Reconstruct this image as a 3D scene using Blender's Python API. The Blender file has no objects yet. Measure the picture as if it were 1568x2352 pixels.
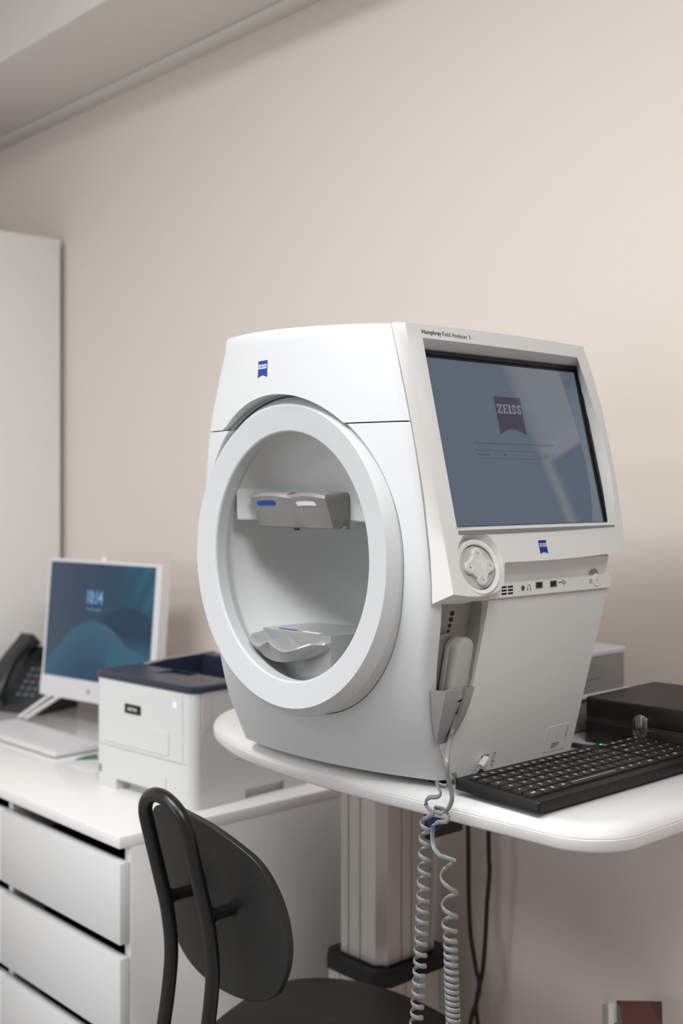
import bpy, bmesh, math, random
from mathutils import Vector, Matrix

S = bpy.context.scene
C = S.collection
random.seed(7)
PI = math.pi

# ------------------------------------------------------------------ camera
FPX, SN, CS, CAMH = 2700.0, 0.744, 0.66818, 1.32
cam_d = bpy.data.cameras.new('camera')
cam = bpy.data.objects.new('camera', cam_d)
C.objects.link(cam)
cam.location = (0, 0, CAMH)
cam.rotation_euler = (math.radians(90), 0, math.atan2(SN, CS))
cam_d.sensor_fit = 'VERTICAL'
cam_d.sensor_height = 36.0
cam_d.sensor_width = 24.0
cam_d.lens = FPX / 2352 * 36.0
cam_d.shift_y = -59 / 2352
cam_d.dof.use_dof = True
cam_d.dof.focus_distance = 1.45
cam_d.dof.aperture_fstop = 4.0
cam_d.clip_start = 0.02
S.camera = cam

# ------------------------------------------------------------------ world, view
w = bpy.data.worlds.new('world')
S.world = w
w.use_nodes = True
w.node_tree.nodes['Background'].inputs[0].default_value = (0.8, 0.88, 1.0, 1)
w.node_tree.nodes['Background'].inputs[1].default_value = 0.3
S.view_settings.view_transform = 'Standard'
S.view_settings.look = 'None'
S.view_settings.gamma = 1.0
S.view_settings.use_curve_mapping = False
S.view_settings.exposure = 0.10

# ------------------------------------------------------------------ ceiling lamps (position x, y, z, size x, size y, watts, colour)
LC = (0.972, 0.983, 1.0)
LAMPS = [(-1.25, -0.15, 2.735, 1.2, 0.6, 33, LC),
         (-1.9, -1.7, 2.735, 1.2, 0.6, 13, LC),
         (0.60, 0.15, 2.735, 1.2, 0.6, 34, LC)]  # last lamp is added to brighten the instrument's right side
for i, (lx, ly, lz, sx, sy, pw, lc) in enumerate(LAMPS):
    ld = bpy.data.lights.new('lamp', 'AREA')
    ld.shape = 'RECTANGLE'; ld.size = sx; ld.size_y = sy; ld.energy = pw; ld.color = lc
    lo = bpy.data.objects.new('lamp', ld)
    lo.location = (lx, ly, lz - 0.012)
    C.objects.link(lo)
# daylight through the window in the wall behind the photographer
ld = bpy.data.lights.new('window_daylight', 'AREA')
ld.shape = 'RECTANGLE'; ld.size = 1.9; ld.size_y = 1.4; ld.energy = 7; ld.color = (0.86, 0.93, 1.0)
lo = bpy.data.objects.new('window_daylight', ld)
lo.location = (-2.2, -3.17, 1.6)
lo.rotation_euler = (math.radians(90), 0, 0)
C.objects.link(lo)

# ------------------------------------------------------------------ materials
def mat(name, col, rough=0.5, metal=0.0, spec=0.5, bump=0.0, bscale=200, emit=None, estr=0.0, coat=0.0, var=0.0, vscale=6.0, ior=None):
    m = bpy.data.materials.new(name)
    m.use_nodes = True
    nt = m.node_tree
    b = nt.nodes['Principled BSDF']
    b.inputs['Base Color'].default_value = (*col, 1)
    b.inputs['Roughness'].default_value = rough
    b.inputs['Metallic'].default_value = metal
    b.inputs['Specular IOR Level'].default_value = spec
    if ior: b.inputs['IOR'].default_value = ior
    if coat:
        b.inputs['Coat Weight'].default_value = coat
        b.inputs['Coat Roughness'].default_value = 0.08
    if emit:
        b.inputs['Emission Color'].default_value = (*emit, 1)
        b.inputs['Emission Strength'].default_value = estr
    tc = nt.nodes.new('ShaderNodeTexCoord')
    n = nt.nodes.new('ShaderNodeTexNoise')
    n.inputs['Scale'].default_value = bscale
    n.inputs['Detail'].default_value = 4
    nt.links.new(tc.outputs['Object'], n.inputs['Vector'])
    if bump:
        bp = nt.nodes.new('ShaderNodeBump')
        bp.inputs['Strength'].default_value = bump
        bp.inputs['Distance'].default_value = 0.001
        nt.links.new(n.outputs['Fac'], bp.inputs['Height'])
        nt.links.new(bp.outputs['Normal'], b.inputs['Normal'])
    if var:
        n2 = nt.nodes.new('ShaderNodeTexNoise')
        n2.inputs['Scale'].default_value = vscale
        n2.inputs['Detail'].default_value = 5
        nt.links.new(tc.outputs['Object'], n2.inputs['Vector'])
        mx = nt.nodes.new('ShaderNodeMix')
        mx.data_type = 'RGBA'
        mx.inputs['A'].default_value = (*[c * (1 - var) for c in col], 1)
        mx.inputs['B'].default_value = (*[min(1, c * (1 + var)) for c in col], 1)
        nt.links.new(n2.outputs['Fac'], mx.inputs['Factor'])
        nt.links.new(mx.outputs['Result'], b.inputs['Base Color'])
    return m

M = {}
M['wall'] = mat('wall_paint', (0.755, 0.68, 0.622), 0.75, bump=0.06, bscale=260, var=0.012, vscale=2)
M['ceil'] = mat('ceiling_paint', (0.74, 0.72, 0.67), 0.85, bump=0.04)
M['floor'] = mat('floor_vinyl', (0.30, 0.293, 0.288), 0.4, var=0.08)
M['white'] = mat('instrument_white_plastic', (0.625, 0.638, 0.648), 0.42, bump=0.03, bscale=1500)
M['ring'] = mat('ring_off_white_plastic', (0.565, 0.578, 0.588), 0.5)
M['bezel'] = mat('instrument_light_plastic', (0.735, 0.735, 0.72), 0.45, bump=0.03, bscale=1500)
M['bowlw'] = mat('bowl_matt_white', (0.62, 0.632, 0.632), 0.7)
M['hold'] = mat('holder_grey_plastic', (0.31, 0.31, 0.30), 0.35, bump=0.03, bscale=1500)
M['grip'] = mat('grip_grey_plastic', (0.40, 0.39, 0.37), 0.4, bump=0.03, bscale=1500)
M['grey'] = mat('grey_plastic', (0.30, 0.292, 0.278), 0.42, bump=0.03, bscale=1500)
M['lgrey'] = mat('light_grey_gloss_plastic', (0.28, 0.283, 0.282), 0.14)
M['rest'] = mat('taupe_gloss_plastic', (0.235, 0.23, 0.22), 0.22)
M['dial'] = mat('pale_grey_rubber', (0.60, 0.60, 0.58), 0.35)
M['dialdisc'] = mat('dial_disc_grey', (0.47, 0.47, 0.455), 0.4)
M['seam'] = mat('dark_gap', (0.02, 0.02, 0.02), 0.8)
M['black'] = mat('black_plastic', (0.007, 0.007, 0.0073), 0.46, spec=0.35, bump=0.05, bscale=900)
M['key'] = mat('black_keycap', (0.018, 0.017, 0.016), 0.42, spec=0.4)
M['legend'] = mat('white_legend', (0.75, 0.75, 0.72), 0.5)
M['ink'] = mat('dark_ink', (0.03, 0.03, 0.035), 0.5)
M['logo'] = mat('blue_badge', (0.004, 0.04, 0.28), 0.35)
M['logow'] = mat('badge_white', (0.8, 0.82, 0.85), 0.35)
M['bluemark'] = mat('blue_mark', (0.003, 0.055, 0.33), 0.3)
M['whitemark'] = mat('white_mark', (0.75, 0.75, 0.78), 0.3)
M['table'] = mat('table_white_laminate', (0.73, 0.73, 0.73), 0.3, coat=0.15)
M['alu'] = mat('brushed_aluminium', (0.62, 0.59, 0.55), 0.38, metal=0.75, bump=0.02)
M['cable'] = mat('black_cable', (0.008, 0.008, 0.008), 0.5)
M['cord'] = mat('grey_coil_cord', (0.205, 0.21, 0.215), 0.25)
M['leather'] = mat('case_black_vinyl', (0.013, 0.0115, 0.0105), 0.4, bump=0.1, bscale=500)
M['chrome'] = mat('chrome', (0.65, 0.65, 0.66), 0.14, metal=1.0)
M['chair'] = mat('chair_black_lacquer', (0.0075, 0.0072, 0.0072), 0.30, bump=0.08, bscale=300)
M['plate'] = mat('chair_dark_plywood', (0.0135, 0.0132, 0.013), 0.45, bump=0.12, bscale=120, var=0.15, vscale=30)
M['furn'] = mat('white_foil_furniture', (0.70, 0.705, 0.71), 0.35)
M['ward'] = mat('white_wardrobe_foil', (0.88, 0.875, 0.86), 0.45)
M['felt'] = mat('reflection_board_grey', (0.16, 0.165, 0.18), 0.9)
M['gloss'] = mat('white_gloss_top', (0.84, 0.835, 0.82), 0.12)
M['cream'] = mat('cream_edge', (0.72, 0.69, 0.63), 0.4)
M['dark'] = mat('dark_interior', (0.02, 0.02, 0.02), 0.8)
M['pwhite'] = mat('printer_white', (0.71, 0.72, 0.715), 0.45)
M['navy'] = mat('printer_navy', (0.022, 0.03, 0.055), 0.35)
M['silver'] = mat('silver_plastic', (0.72, 0.71, 0.73), 0.35)
M['phone'] = mat('phone_charcoal', (0.022, 0.024, 0.028), 0.4)
M['pkey'] = mat('phone_key', (0.10, 0.105, 0.11), 0.5)
M['green'] = mat('green_print', (0.045, 0.21, 0.07), 0.5)
M['mid'] = mat('mid_grey_plastic', (0.30, 0.29, 0.28), 0.45)
M['led_g'] = mat('led_green', (0.0, 0.3, 0.05), 0.4, emit=(0.0, 1.0, 0.15), estr=1.2)
M['led_b'] = mat('led_blue', (0.3, 0.4, 0.9), 0.4, emit=(0.45, 0.6, 1.0), estr=1.6)
M['lamp'] = mat('lamp_diffuser', (0.9, 0.9, 0.9), 0.5, emit=(1.0, 0.97, 0.93), estr=3.0)
M['sky'] = mat('window_sky', (0.3, 0.3, 0.3), 0.5, emit=(0.8, 0.9, 1.0), estr=2.5)
GI = 1.75
M['scr'] = mat('login_screen_glass', (0.02, 0.02, 0.022), 0.07, emit=(0.072, 0.095, 0.128), estr=1.0, ior=GI)
M['scrlogo'] = mat('screen_logo_print', (0.02, 0.02, 0.022), 0.07, emit=(0.030, 0.024, 0.044), estr=1.0, ior=GI)
M['scrlight'] = mat('screen_letter_print', (0.02, 0.02, 0.022), 0.07, emit=(0.14, 0.155, 0.19), estr=1.0, ior=GI)
M['scrink'] = mat('screen_text_print', (0.02, 0.02, 0.022), 0.07, emit=(0.030, 0.038, 0.055), estr=1.0, ior=GI)
M['scrbtn'] = mat('screen_button_print', (0.02, 0.02, 0.022), 0.07, emit=(0.060, 0.080, 0.105), estr=1.0, ior=GI)
M['paintblue'] = mat('picture_blue', (0.01, 0.025, 0.06), 0.4)
M['picframe'] = mat('picture_frame_cream', (0.85, 0.80, 0.68), 0.5)

def wallpaper():
    m = bpy.data.materials.new('desktop_wallpaper')
    m.use_nodes = True
    nt = m.node_tree
    b = nt.nodes['Principled BSDF']
    b.inputs['Base Color'].default_value = (0.01, 0.01, 0.012, 1)
    b.inputs['Roughness'].default_value = 0.12
    b.inputs['Specular IOR Level'].default_value = 0.2
    b.inputs['Emission Strength'].default_value = 0.8
    uv = nt.nodes.new('ShaderNodeUVMap')
    sep = nt.nodes.new('ShaderNodeSeparateXYZ')
    nt.links.new(uv.outputs['UV'], sep.inputs[0])
    def mth(op, a, bb=None):
        n = nt.nodes.new('ShaderNodeMath'); n.operation = op
        for i, v in enumerate((a, bb)):
            if v is None: continue
            if isinstance(v, (int, float)): n.inputs[i].default_value = v
            else: nt.links.new(v, n.inputs[i])
        return n.outputs[0]
    def mix(f, a, bb):
        n = nt.nodes.new('ShaderNodeMix'); n.data_type = 'RGBA'
        if isinstance(f, (int, float)): n.inputs['Factor'].default_value = f
        else: nt.links.new(f, n.inputs['Factor'])
        for k, v in (('A', a), ('B', bb)):
            if isinstance(v, tuple): n.inputs[k].default_value = (*v, 1)
            else: nt.links.new(v, n.inputs[k])
        return n.outputs['Result']
    def clampn(v):
        n = nt.nodes.new('ShaderNodeClamp'); nt.links.new(v, n.inputs[0]); return n.outputs[0]
    u, v = sep.outputs[0], sep.outputs[1]
    base = mix(u, (0.050, 0.072, 0.115), (0.010, 0.055, 0.10))
    # pale rays towards the upper right
    ray = mth('MULTIPLY', mth('ADD', mth('SINE', mth('MULTIPLY', mth('ADD', u, mth('MULTIPLY', v, -0.45)), 42.0)), 1.0), 0.5)
    msk = clampn(mth('MULTIPLY', mth('SUBTRACT', mth('ADD', u, mth('MULTIPLY', v, 0.35)), 0.93), 3.0))
    base = mix(mth('MULTIPLY', msk, mth('ADD', mth('MULTIPLY', ray, 0.5), 0.4)), base, (0.022, 0.125, 0.175))
    def hill(base, cx, cy, sx, col1, col2, soft=60.0):
        d = mth('SUBTRACT', u, cx)
        top = mth('SUBTRACT', cy, mth('MULTIPLY', mth('MULTIPLY', d, d), sx))
        m_ = clampn(mth('MULTIPLY', mth('SUBTRACT', top, v), soft))
        g = clampn(mth('MULTIPLY', mth('SUBTRACT', top, v), 2.2))
        return mix(m_, base, mix(g, col1, col2))
    base = hill(base, 0.78, 0.66, 1.9, (0.012, 0.050, 0.092), (0.010, 0.036, 0.075))
    m1 = clampn(mth('MULTIPLY', mth('SUBTRACT', u, 0.585), 60.0))
    m2 = clampn(mth('MULTIPLY', mth('SUBTRACT', mth('SUBTRACT', 0.54, mth('MULTIPLY', u, 0.26)), v), 30.0))
    base = mix(mth('MULTIPLY', m1, m2), base, (0.030, 0.125, 0.185))
    base = hill(base, 0.47, 0.52, 2.0, (0.045, 0.125, 0.190), (0.020, 0.066, 0.125), 35.0)
    m3 = clampn(mth('MULTIPLY', mth('SUBTRACT', 0.42, v), 5.0))
    m4 = clampn(mth('MULTIPLY', mth('SUBTRACT', u, 0.60), 80.0))
    base = mix(mth('MULTIPLY', mth('MULTIPLY', m3, m4), 0.8), base, (0.030, 0.125, 0.185))
    nt.links.new(base, b.inputs['Emission Color'])
    return m
M['wallp'] = wallpaper()
M['clock'] = mat('clock_print', (0.02, 0.02, 0.02), 0.2, emit=(0.18, 0.42, 0.72), estr=1.0)

def print_picture():
    m = mat('leaflet_print', (0.2, 0.2, 0.2), 0.3)
    nt = m.node_tree; b = nt.nodes['Principled BSDF']
    tc = nt.nodes.new('ShaderNodeTexCoord')
    v = nt.nodes.new('ShaderNodeTexVoronoi'); v.inputs['Scale'].default_value = 17
    nt.links.new(tc.outputs['Object'], v.inputs['Vector'])
    cr = nt.nodes.new('ShaderNodeValToRGB')
    e = cr.color_ramp.elements
    e[0].color = (0.16, 0.17, 0.15, 1); e[1].color = (0.02, 0.02, 0.045, 1)
    for p, c in ((0.3, (0.11, 0.025, 0.02, 1)), (0.5, (0.05, 0.045, 0.045, 1)), (0.7, (0.16, 0.05, 0.02, 1))):
        x = e.new(p); x.color = c
    sp = nt.nodes.new('ShaderNodeSeparateColor')
    nt.links.new(v.outputs['Color'], sp.inputs[0])
    nt.links.new(sp.outputs[0], cr.inputs[0])
    nt.links.new(cr.outputs[0], b.inputs['Base Color'])
    return m
M['print'] = print_picture()

# ------------------------------------------------------------------ helpers
def at(px, py, Y):
    """point of the plane y = Y seen at pixel (px, py) of the 1568 x 2352 frame"""
    a = (px - 784) / FPX; b = (1117 - py) / FPX
    t = Y / (SN * a + CS)
    return Vector(((CS * a - SN) * t, Y, CAMH + b * t))

def mark(bm, ang=32):
    bmesh.ops.recalc_face_normals(bm, faces=bm.faces)
    lim = math.radians(ang)
    for f in bm.faces: f.smooth = True
    for e in bm.edges:
        if len(e.link_faces) == 2:
            e.smooth = e.calc_face_angle(0) < lim
        else:
            e.smooth = False

def bev(bm, r, seg=2, ang=40, sel=None):
    lim = math.radians(ang)
    es = [e for e in bm.edges if len(e.link_faces) == 2 and e.calc_face_angle(0) > lim and (sel is None or sel(e))]
    if es:
        bmesh.ops.bevel(bm, geom=es, offset=r, segments=seg, profile=0.5, affect='EDGES', clamp_overlap=True)

def obj(name, bm, m, parent=None, local=False, ang=32, raw=False, **props):
    """link a bmesh as one object; world-space vertices are moved into the parent's frame unless local"""
    if not raw: mark(bm, ang)
    me = bpy.data.meshes.new(name)
    bm.to_mesh(me); bm.free()
    for x in (m if isinstance(m, (list, tuple)) else [m]): me.materials.append(M[x] if isinstance(x, str) else x)
    o = bpy.data.objects.new(name, me)
    C.objects.link(o)
    if parent is not None:
        o.parent = parent
        if not local:
            off = Vector((0, 0, 0)); p = parent
            while p is not None:
                off += p.location; p = p.parent
            me.transform(Matrix.Translation(-off))
    for k, v in props.items(): o[k] = v
    return o

def thing(name, label, cat, loc=(0, 0, 0), rz=0, group=None):
    o = bpy.data.objects.new(name, None)
    o.empty_display_size = 0.05
    C.objects.link(o)
    o.location = loc; o.rotation_euler = (0, 0, rz)
    o['label'] = label; o['category'] = cat
    if group: o['group'] = group
    return o

def struct(name, bm, m, parent=None):
    o = obj(name, bm, m, parent)
    if parent is None: o['kind'] = 'structure'
    return o

def B(x0, x1, y0, y1, z0, z1, r=0.0, seg=2, bm=None):
    own = bm is None
    t = bmesh.new()
    vs = [t.verts.new((x, y, z)) for x in (x0, x1) for y in (y0, y1) for z in (z0, z1)]
    for f in ((0, 1, 3, 2), (4, 6, 7, 5), (0, 4, 5, 1), (2, 3, 7, 6), (0, 2, 6, 4), (1, 5, 7, 3)):
        t.faces.new([vs[i] for i in f])
    bmesh.ops.recalc_face_normals(t, faces=t.faces)
    if r: bev(t, r, seg)
    if own: return t
    join(bm, t)
    return bm

def join(bm, t, mat_index=None):
    mp = {}
    for v in t.verts: mp[v] = bm.verts.new(v.co)
    for f in t.faces:
        try:
            nf = bm.faces.new([mp[v] for v in f.verts])
            nf.material_index = f.material_index if mat_index is None else mat_index
        except ValueError: pass
    t.free()
    return bm

def loft(loops, cap=(True, True), closed=True, bm=None):
    bm = bm or bmesh.new()
    rows = [[bm.verts.new(p) for p in lp] for lp in loops]
    n = len(rows[0])
    for a, b in zip(rows, rows[1:]):
        for i in range(n if closed else n - 1):
            j = (i + 1) % n
            bm.faces.new((a[i], a[j], b[j], b[i]))
    if cap[0]: bm.faces.new(rows[0][::-1])
    if cap[1]: bm.faces.new(rows[-1])
    return bm

def prism(pts, fn, d0, d1, bm=None):
    """outline (u, v) mapped through fn(u, v, w), between w = d0 and w = d1"""
    return loft([[fn(u, v, d0) for u, v in pts], [fn(u, v, d1) for u, v in pts]], bm=bm)

def rrect(u0, u1, v0, v1, r, n=4):
    out = []
    for cx, cy, a0 in ((u1 - r, v1 - r, 0), (u0 + r, v1 - r, 90), (u0 + r, v0 + r, 180), (u1 - r, v0 + r, 270)):
        for i in range(n + 1):
            a = math.radians(a0 + 90 * i / n)
            out.append((cx + r * math.cos(a), cy + r * math.sin(a)))
    return out

def ell(cu, cv, a, b, n=32, a0=0, a1=2 * PI, close=True):
    m_ = n if close else n + 1
    return [(cu + a * math.cos(a0 + (a1 - a0) * i / n), cv + b * math.sin(a0 + (a1 - a0) * i / n)) for i in range(m_)]

def catmull(pts, k=8):
    P = [Vector(p) for p in pts]
    out = []
    for i in range(len(P) - 1):
        p0 = P[max(i - 1, 0)]; p1 = P[i]; p2 = P[i + 1]; p3 = P[min(i + 2, len(P) - 1)]
        for j in range(k):
            t = j / k
            out.append(0.5 * (2 * p1 + (p2 - p0) * t + (2 * p0 - 5 * p1 + 4 * p2 - p3) * t * t + (3 * p1 - p0 - 3 * p2 + p3) * t ** 3))
    out.append(P[-1])
    return out

def tube(path, r, n=12, bm=None, cap=True, flat=None, ups=None):
    """round tube along a path (parallel transport); flat=(w, t) with ups gives an oval ribbon"""
    P = [Vector(p) for p in path]
    bm = bm or bmesh.new()
    T = []
    for i in range(len(P)):
        t = (P[min(i + 1, len(P) - 1)] - P[max(i - 1, 0)])
        T.append(t.normalized() if t.length > 1e-9 else Vector((0, 0, 1)))
    ref = Vector((0, 0, 1)) if abs(T[0].z) < 0.9 else Vector((1, 0, 0))
    u = (ref - T[0] * ref.dot(T[0])).normalized()
    loops = []
    for i, p in enumerate(P):
        if ups:
            q = ups[i] - T[i] * ups[i].dot(T[i])
            if q.length > 0.15: u = q.normalized()
            else: u = (u - T[i] * u.dot(T[i])).normalized()
        else:
            u = (u - T[i] * u.dot(T[i])).normalized()
        v = T[i].cross(u)
        rr = r[i] if isinstance(r, list) else r
        a, b = (rr, rr) if not flat else flat
        loops.append([p + u * (a * math.cos(2 * PI * k / n)) + v * (b * math.sin(2 * PI * k / n)) for k in range(n)])
    return loft(loops, cap=(cap, cap), bm=bm)

def cyl(p0, p1, r0, r1=None, n=24, bev_r=0, bm=None):
    r1 = r0 if r1 is None else r1
    p0 = Vector(p0); p1 = Vector(p1)
    t = (p1 - p0).normalized()
    ref = Vector((0, 0, 1)) if abs(t.z) < 0.9 else Vector((1, 0, 0))
    u = (ref - t * ref.dot(t)).normalized(); v = t.cross(u)
    loops = [[p + u * (r * math.cos(2 * PI * k / n)) + v * (r * math.sin(2 * PI * k / n)) for k in range(n)] for p, r in ((p0, r0), (p1, r1))]
    q = loft(loops)
    if bev_r: bev(q, bev_r, 3, 60)
    if bm is None: return q
    return join(bm, q)

def boolean(o, cut_bm, op='DIFFERENCE'):
    bmesh.ops.recalc_face_normals(cut_bm, faces=cut_bm.faces)
    me = bpy.data.meshes.new('cut'); cut_bm.to_mesh(me); cut_bm.free()
    co = bpy.data.objects.new('cut', me); C.objects.link(co)
    if o.parent is not None:
        co.parent = o.parent
        off = Vector((0, 0, 0)); p = o.parent
        while p is not None:
            off += p.location; p = p.parent
        me.transform(Matrix.Translation(-off))
    md = o.modifiers.new('b', 'BOOLEAN'); md.operation = op; md.object = co; md.solver = 'EXACT'
    bpy.context.view_layer.update()
    ev = o.evaluated_get(bpy.context.evaluated_depsgraph_get())
    nm = bpy.data.meshes.new_from_object(ev)
    o.modifiers.clear()
    old = o.data; nm.name = old.name; o.data = nm
    bpy.data.meshes.remove(old)
    bpy.data.objects.remove(co); bpy.data.meshes.remove(me)
    bm = bmesh.new(); bm.from_mesh(nm); mark(bm, 30); bm.to_mesh(nm); bm.free()

def text2d(body, size, bold=0.0, align='LEFT', xs=1.0):
    cu = bpy.data.curves.new('t', 'FONT')
    cu.body = body; cu.size = size; cu.offset = bold; cu.align_x = align
    cu.resolution_u = 2
    o = bpy.data.objects.new('t', cu); C.objects.link(o)
    bpy.context.view_layer.update()
    me = bpy.data.meshes.new_from_object(o.evaluated_get(bpy.context.evaluated_depsgraph_get()))
    bm = bmesh.new(); bm.from_mesh(me)
    bpy.data.objects.remove(o); bpy.data.curves.remove(cu); bpy.data.meshes.remove(me)
    for v in bm.verts: v.co.x *= xs
    return bm

def mapbm(bm, fn):
    for v in bm.verts: v.co = Vector(fn(v.co.x, v.co.y))
    return bm

def stroke2(bm, pts, wd, closed=False):
    """flat ribbon in 2D along pts"""
    P = [Vector((p[0], p[1])) for p in pts]
    n = len(P)
    prs = []
    for i in range(n):
        if closed: a, b = P[i - 1], P[(i + 1) % n]
        else: a, b = P[max(i - 1, 0)], P[min(i + 1, n - 1)]
        t = (b - a).normalized(); q = Vector((-t.y, t.x)) * wd / 2
        prs.append((bm.verts.new((*(P[i] + q), 0)), bm.verts.new((*(P[i] - q), 0))))
    for i in range(n if closed else n - 1):
        j = (i + 1) % n
        bm.faces.new((prs[i][0], prs[j][0], prs[j][1], prs[i][1]))
    return bm

def poly2(bm, pts):
    bm.faces.new([bm.verts.new((p[0], p[1], 0)) for p in pts])
    return bm

def grid_uv(w0, w1, h0, h1, nx, ny, bm):
    V = [[bm.verts.new((w0 + (w1 - w0) * i / nx, h0 + (h1 - h0) * j / ny, 0)) for i in range(nx + 1)] for j in range(ny + 1)]
    for j in range(ny):
        for i in range(nx):
            bm.faces.new((V[j][i], V[j][i + 1], V[j + 1][i + 1], V[j + 1][i]))
    return bm

def badge_outline(bm, wd, ht, dip=0.13):
    n = 14
    V = []
    for i in range(n + 1):
        u = -wd / 2 + wd * i / n
        s = math.sin(PI * i / n)
        V.append((bm.verts.new((u, -ht / 2 + dip * ht * s, 0)), bm.verts.new((u, 0, 0)), bm.verts.new((u, ht / 2, 0))))
    for a, b in zip(V, V[1:]):
        bm.faces.new((a[0], b[0], b[1], a[1])); bm.faces.new((a[1], b[1], b[2], a[2]))
    return bm

def badge_letters(bm, wd, y0, ht):
    """slab-serif five letters Z E I S S filling width wd"""
    adv = [0.23, 0.22, 0.14, 0.205, 0.205]
    x = -wd / 2
    def q(x0, ww, pts): poly2(bm, [(x0 + ww * a, y0 + ht * b) for a, b in pts])
    for ch, a in zip('ZEISS', adv):
        ww = wd * a * 0.88; x0 = x + wd * a * 0.06
        if ch == 'Z':
            q(x0, ww, [(0.02, .84), (1, .84), (1, 1), (0.02, 1)]); q(x0, ww, [(0, .62), (.13, .62), (.13, 1), (0, 1)])
            q(x0, ww, [(.62, .9), (1, .9), (.38, .1), (0, .1)])
            q(x0, ww, [(0, 0), (1, 0), (1, .16), (0, .16)]); q(x0, ww, [(.87, 0), (1, 0), (1, .38), (.87, .38)])
        elif ch == 'E':
            q(x0, ww, [(.1, 0), (.45, 0), (.45, 1), (.1, 1)]); q(x0, ww, [(0, 0), (1, 0), (1, .14), (0, .14)])
            q(x0, ww, [(0, .86), (1, .86), (1, 1), (0, 1)]); q(x0, ww, [(.4, .44), (.8, .44), (.8, .57), (.4, .57)])
            q(x0, ww, [(.86, 0), (1, 0), (1, .34), (.86, .34)]); q(x0, ww, [(.86, .66), (1, .66), (1, 1), (.86, 1)])
        elif ch == 'I':
            q(x0, ww, [(.2, 0), (.8, 0), (.8, 1), (.2, 1)]); q(x0, ww, [(0, 0), (1, 0), (1, .14), (0, .14)]); q(x0, ww, [(0, .86), (1, .86), (1, 1), (0, 1)])
        else:
            t = bmesh.new()
            stroke2(t, [(.90, .70), (.80, .86), (.56, .91), (.26, .87), (.16, .72), (.30, .57), (.72, .42), (.85, .27), (.74, .12), (.46, .08), (.20, .14), (.10, .32)], .24)
            for v in t.verts: v.co = (x0 + ww * v.co.x, y0 + ht * v.co.y, 0)
            join(bm, t)
            q(x0, ww, [(.84, .62), (.97, .62), (.97, 1), (.84, 1)]); q(x0, ww, [(.03, 0), (.16, 0), (.16, .38), (.03, .38)])
        x += wd * a
    return bm

def badge(name, wd, ht, fn, m1, m2, parent, dip=0.13, ly=0.02, lh=0.26):
    """pennant shaped badge with white letters: one mesh, two materials"""
    bm = bmesh.new(); badge_outline(bm, wd, ht, dip)
    # finer columns follow the curved cover
    for v in bm.verts: v.co.z = 0
    mapbm(bm, lambda u, v: fn(u, v, 0.0004))
    for f in bm.faces: f.material_index = 0
    t = bmesh.new(); badge_letters(t, wd * 0.94, ly * ht, lh * ht)
    mapbm(t, lambda u, v: fn(u, v, 0.0007))
    join(bm, t, 1)
    return obj(name, bm, [m1, m2], parent)

# ================================================================== the room
XL_, XR_, YF_, YB_ = -3.75, 3.2, -3.2, 1.70
struct('floor', B(XL_, XR_, YF_, YB_, -0.1, 0), 'floor')
struct('ceiling', B(XL_, XR_, YF_, YB_, 2.75, 2.85), 'ceil')
struct('wall_back', B(XL_ - .1, XR_ + .1, YB_, YB_ + .1, -0.1, 2.85), 'wall')
struct('wall_left', B(XL_ - .1, XL_, YF_, YB_, -0.1, 2.85), 'wall')
struct('wall_right', B(XR_, XR_ + .1, YF_, YB_, -0.1, 2.85), 'wall')
struct('wall_front', B(XL_ - .1, XR_ + .1, YF_ - .1, YF_, -0.1, 2.85), 'wall')
struct('trim_1', B(XL_, XR_, 1.356, YB_, 2.40, 2.75, 0.004), 'ceil')        # lowered soffit along the back wall
bm = B(XL_, XR_, 1.645, YB_, 2.392, 2.40, 0.003)
struct('trim_2', bm, 'ceil')                                               # shallow cornice strip
struct('baseboard_back', B(XL_, XR_, YB_ - .012, YB_, 0, 0.08, 0.002), 'ceil')
# window behind the photographer
wf = bmesh.new()
for a in ((-3.2, -1.2, YF_, YF_ + .03, 0.85, 0.9), (-3.2, -1.2, YF_, YF_ + .03, 2.3, 2.35), (-3.2, -3.15, YF_, YF_ + .03, .9, 2.3), (-1.25, -1.2, YF_, YF_ + .03, .9, 2.3), (-2.22, -2.18, YF_, YF_ + .03, .9, 2.3)):
    B(*a, bm=wf)
win = struct('window_1', wf, 'furn')
struct('pane', B(-3.15, -1.25, YF_ + .002, YF_ + .008, .9, 2.3), 'sky', win)

for i, (lx, ly, lz, sx, sy, pw, lc) in enumerate(LAMPS):
    pos = ['nearest the back wall', 'second from the back wall', 'right, added to brighten the instrument side'][i]
    t = thing('ceiling_light', 'flat white ceiling light panel on the ceiling, ' + pos, 'ceiling light', (lx, ly, 2.75), group='ceiling light panels')
    f = bmesh.new()
    hx, hy = sx / 2, sy / 2
    for a in ((-hx - .02, hx + .02, -hy - .02, -hy), (-hx - .02, hx + .02, hy, hy + .02), (-hx - .02, -hx, -hy, hy), (hx, hx + .02, -hy, hy)):
        B(a[0], a[1], a[2], a[3], -0.02, 0, bm=f)
    obj('frame', f, 'furn', t, local=True)
    obj('diffuser', B(-hx, hx, -hy, hy, -0.006, 0), 'lamp', t, local=True)

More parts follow.
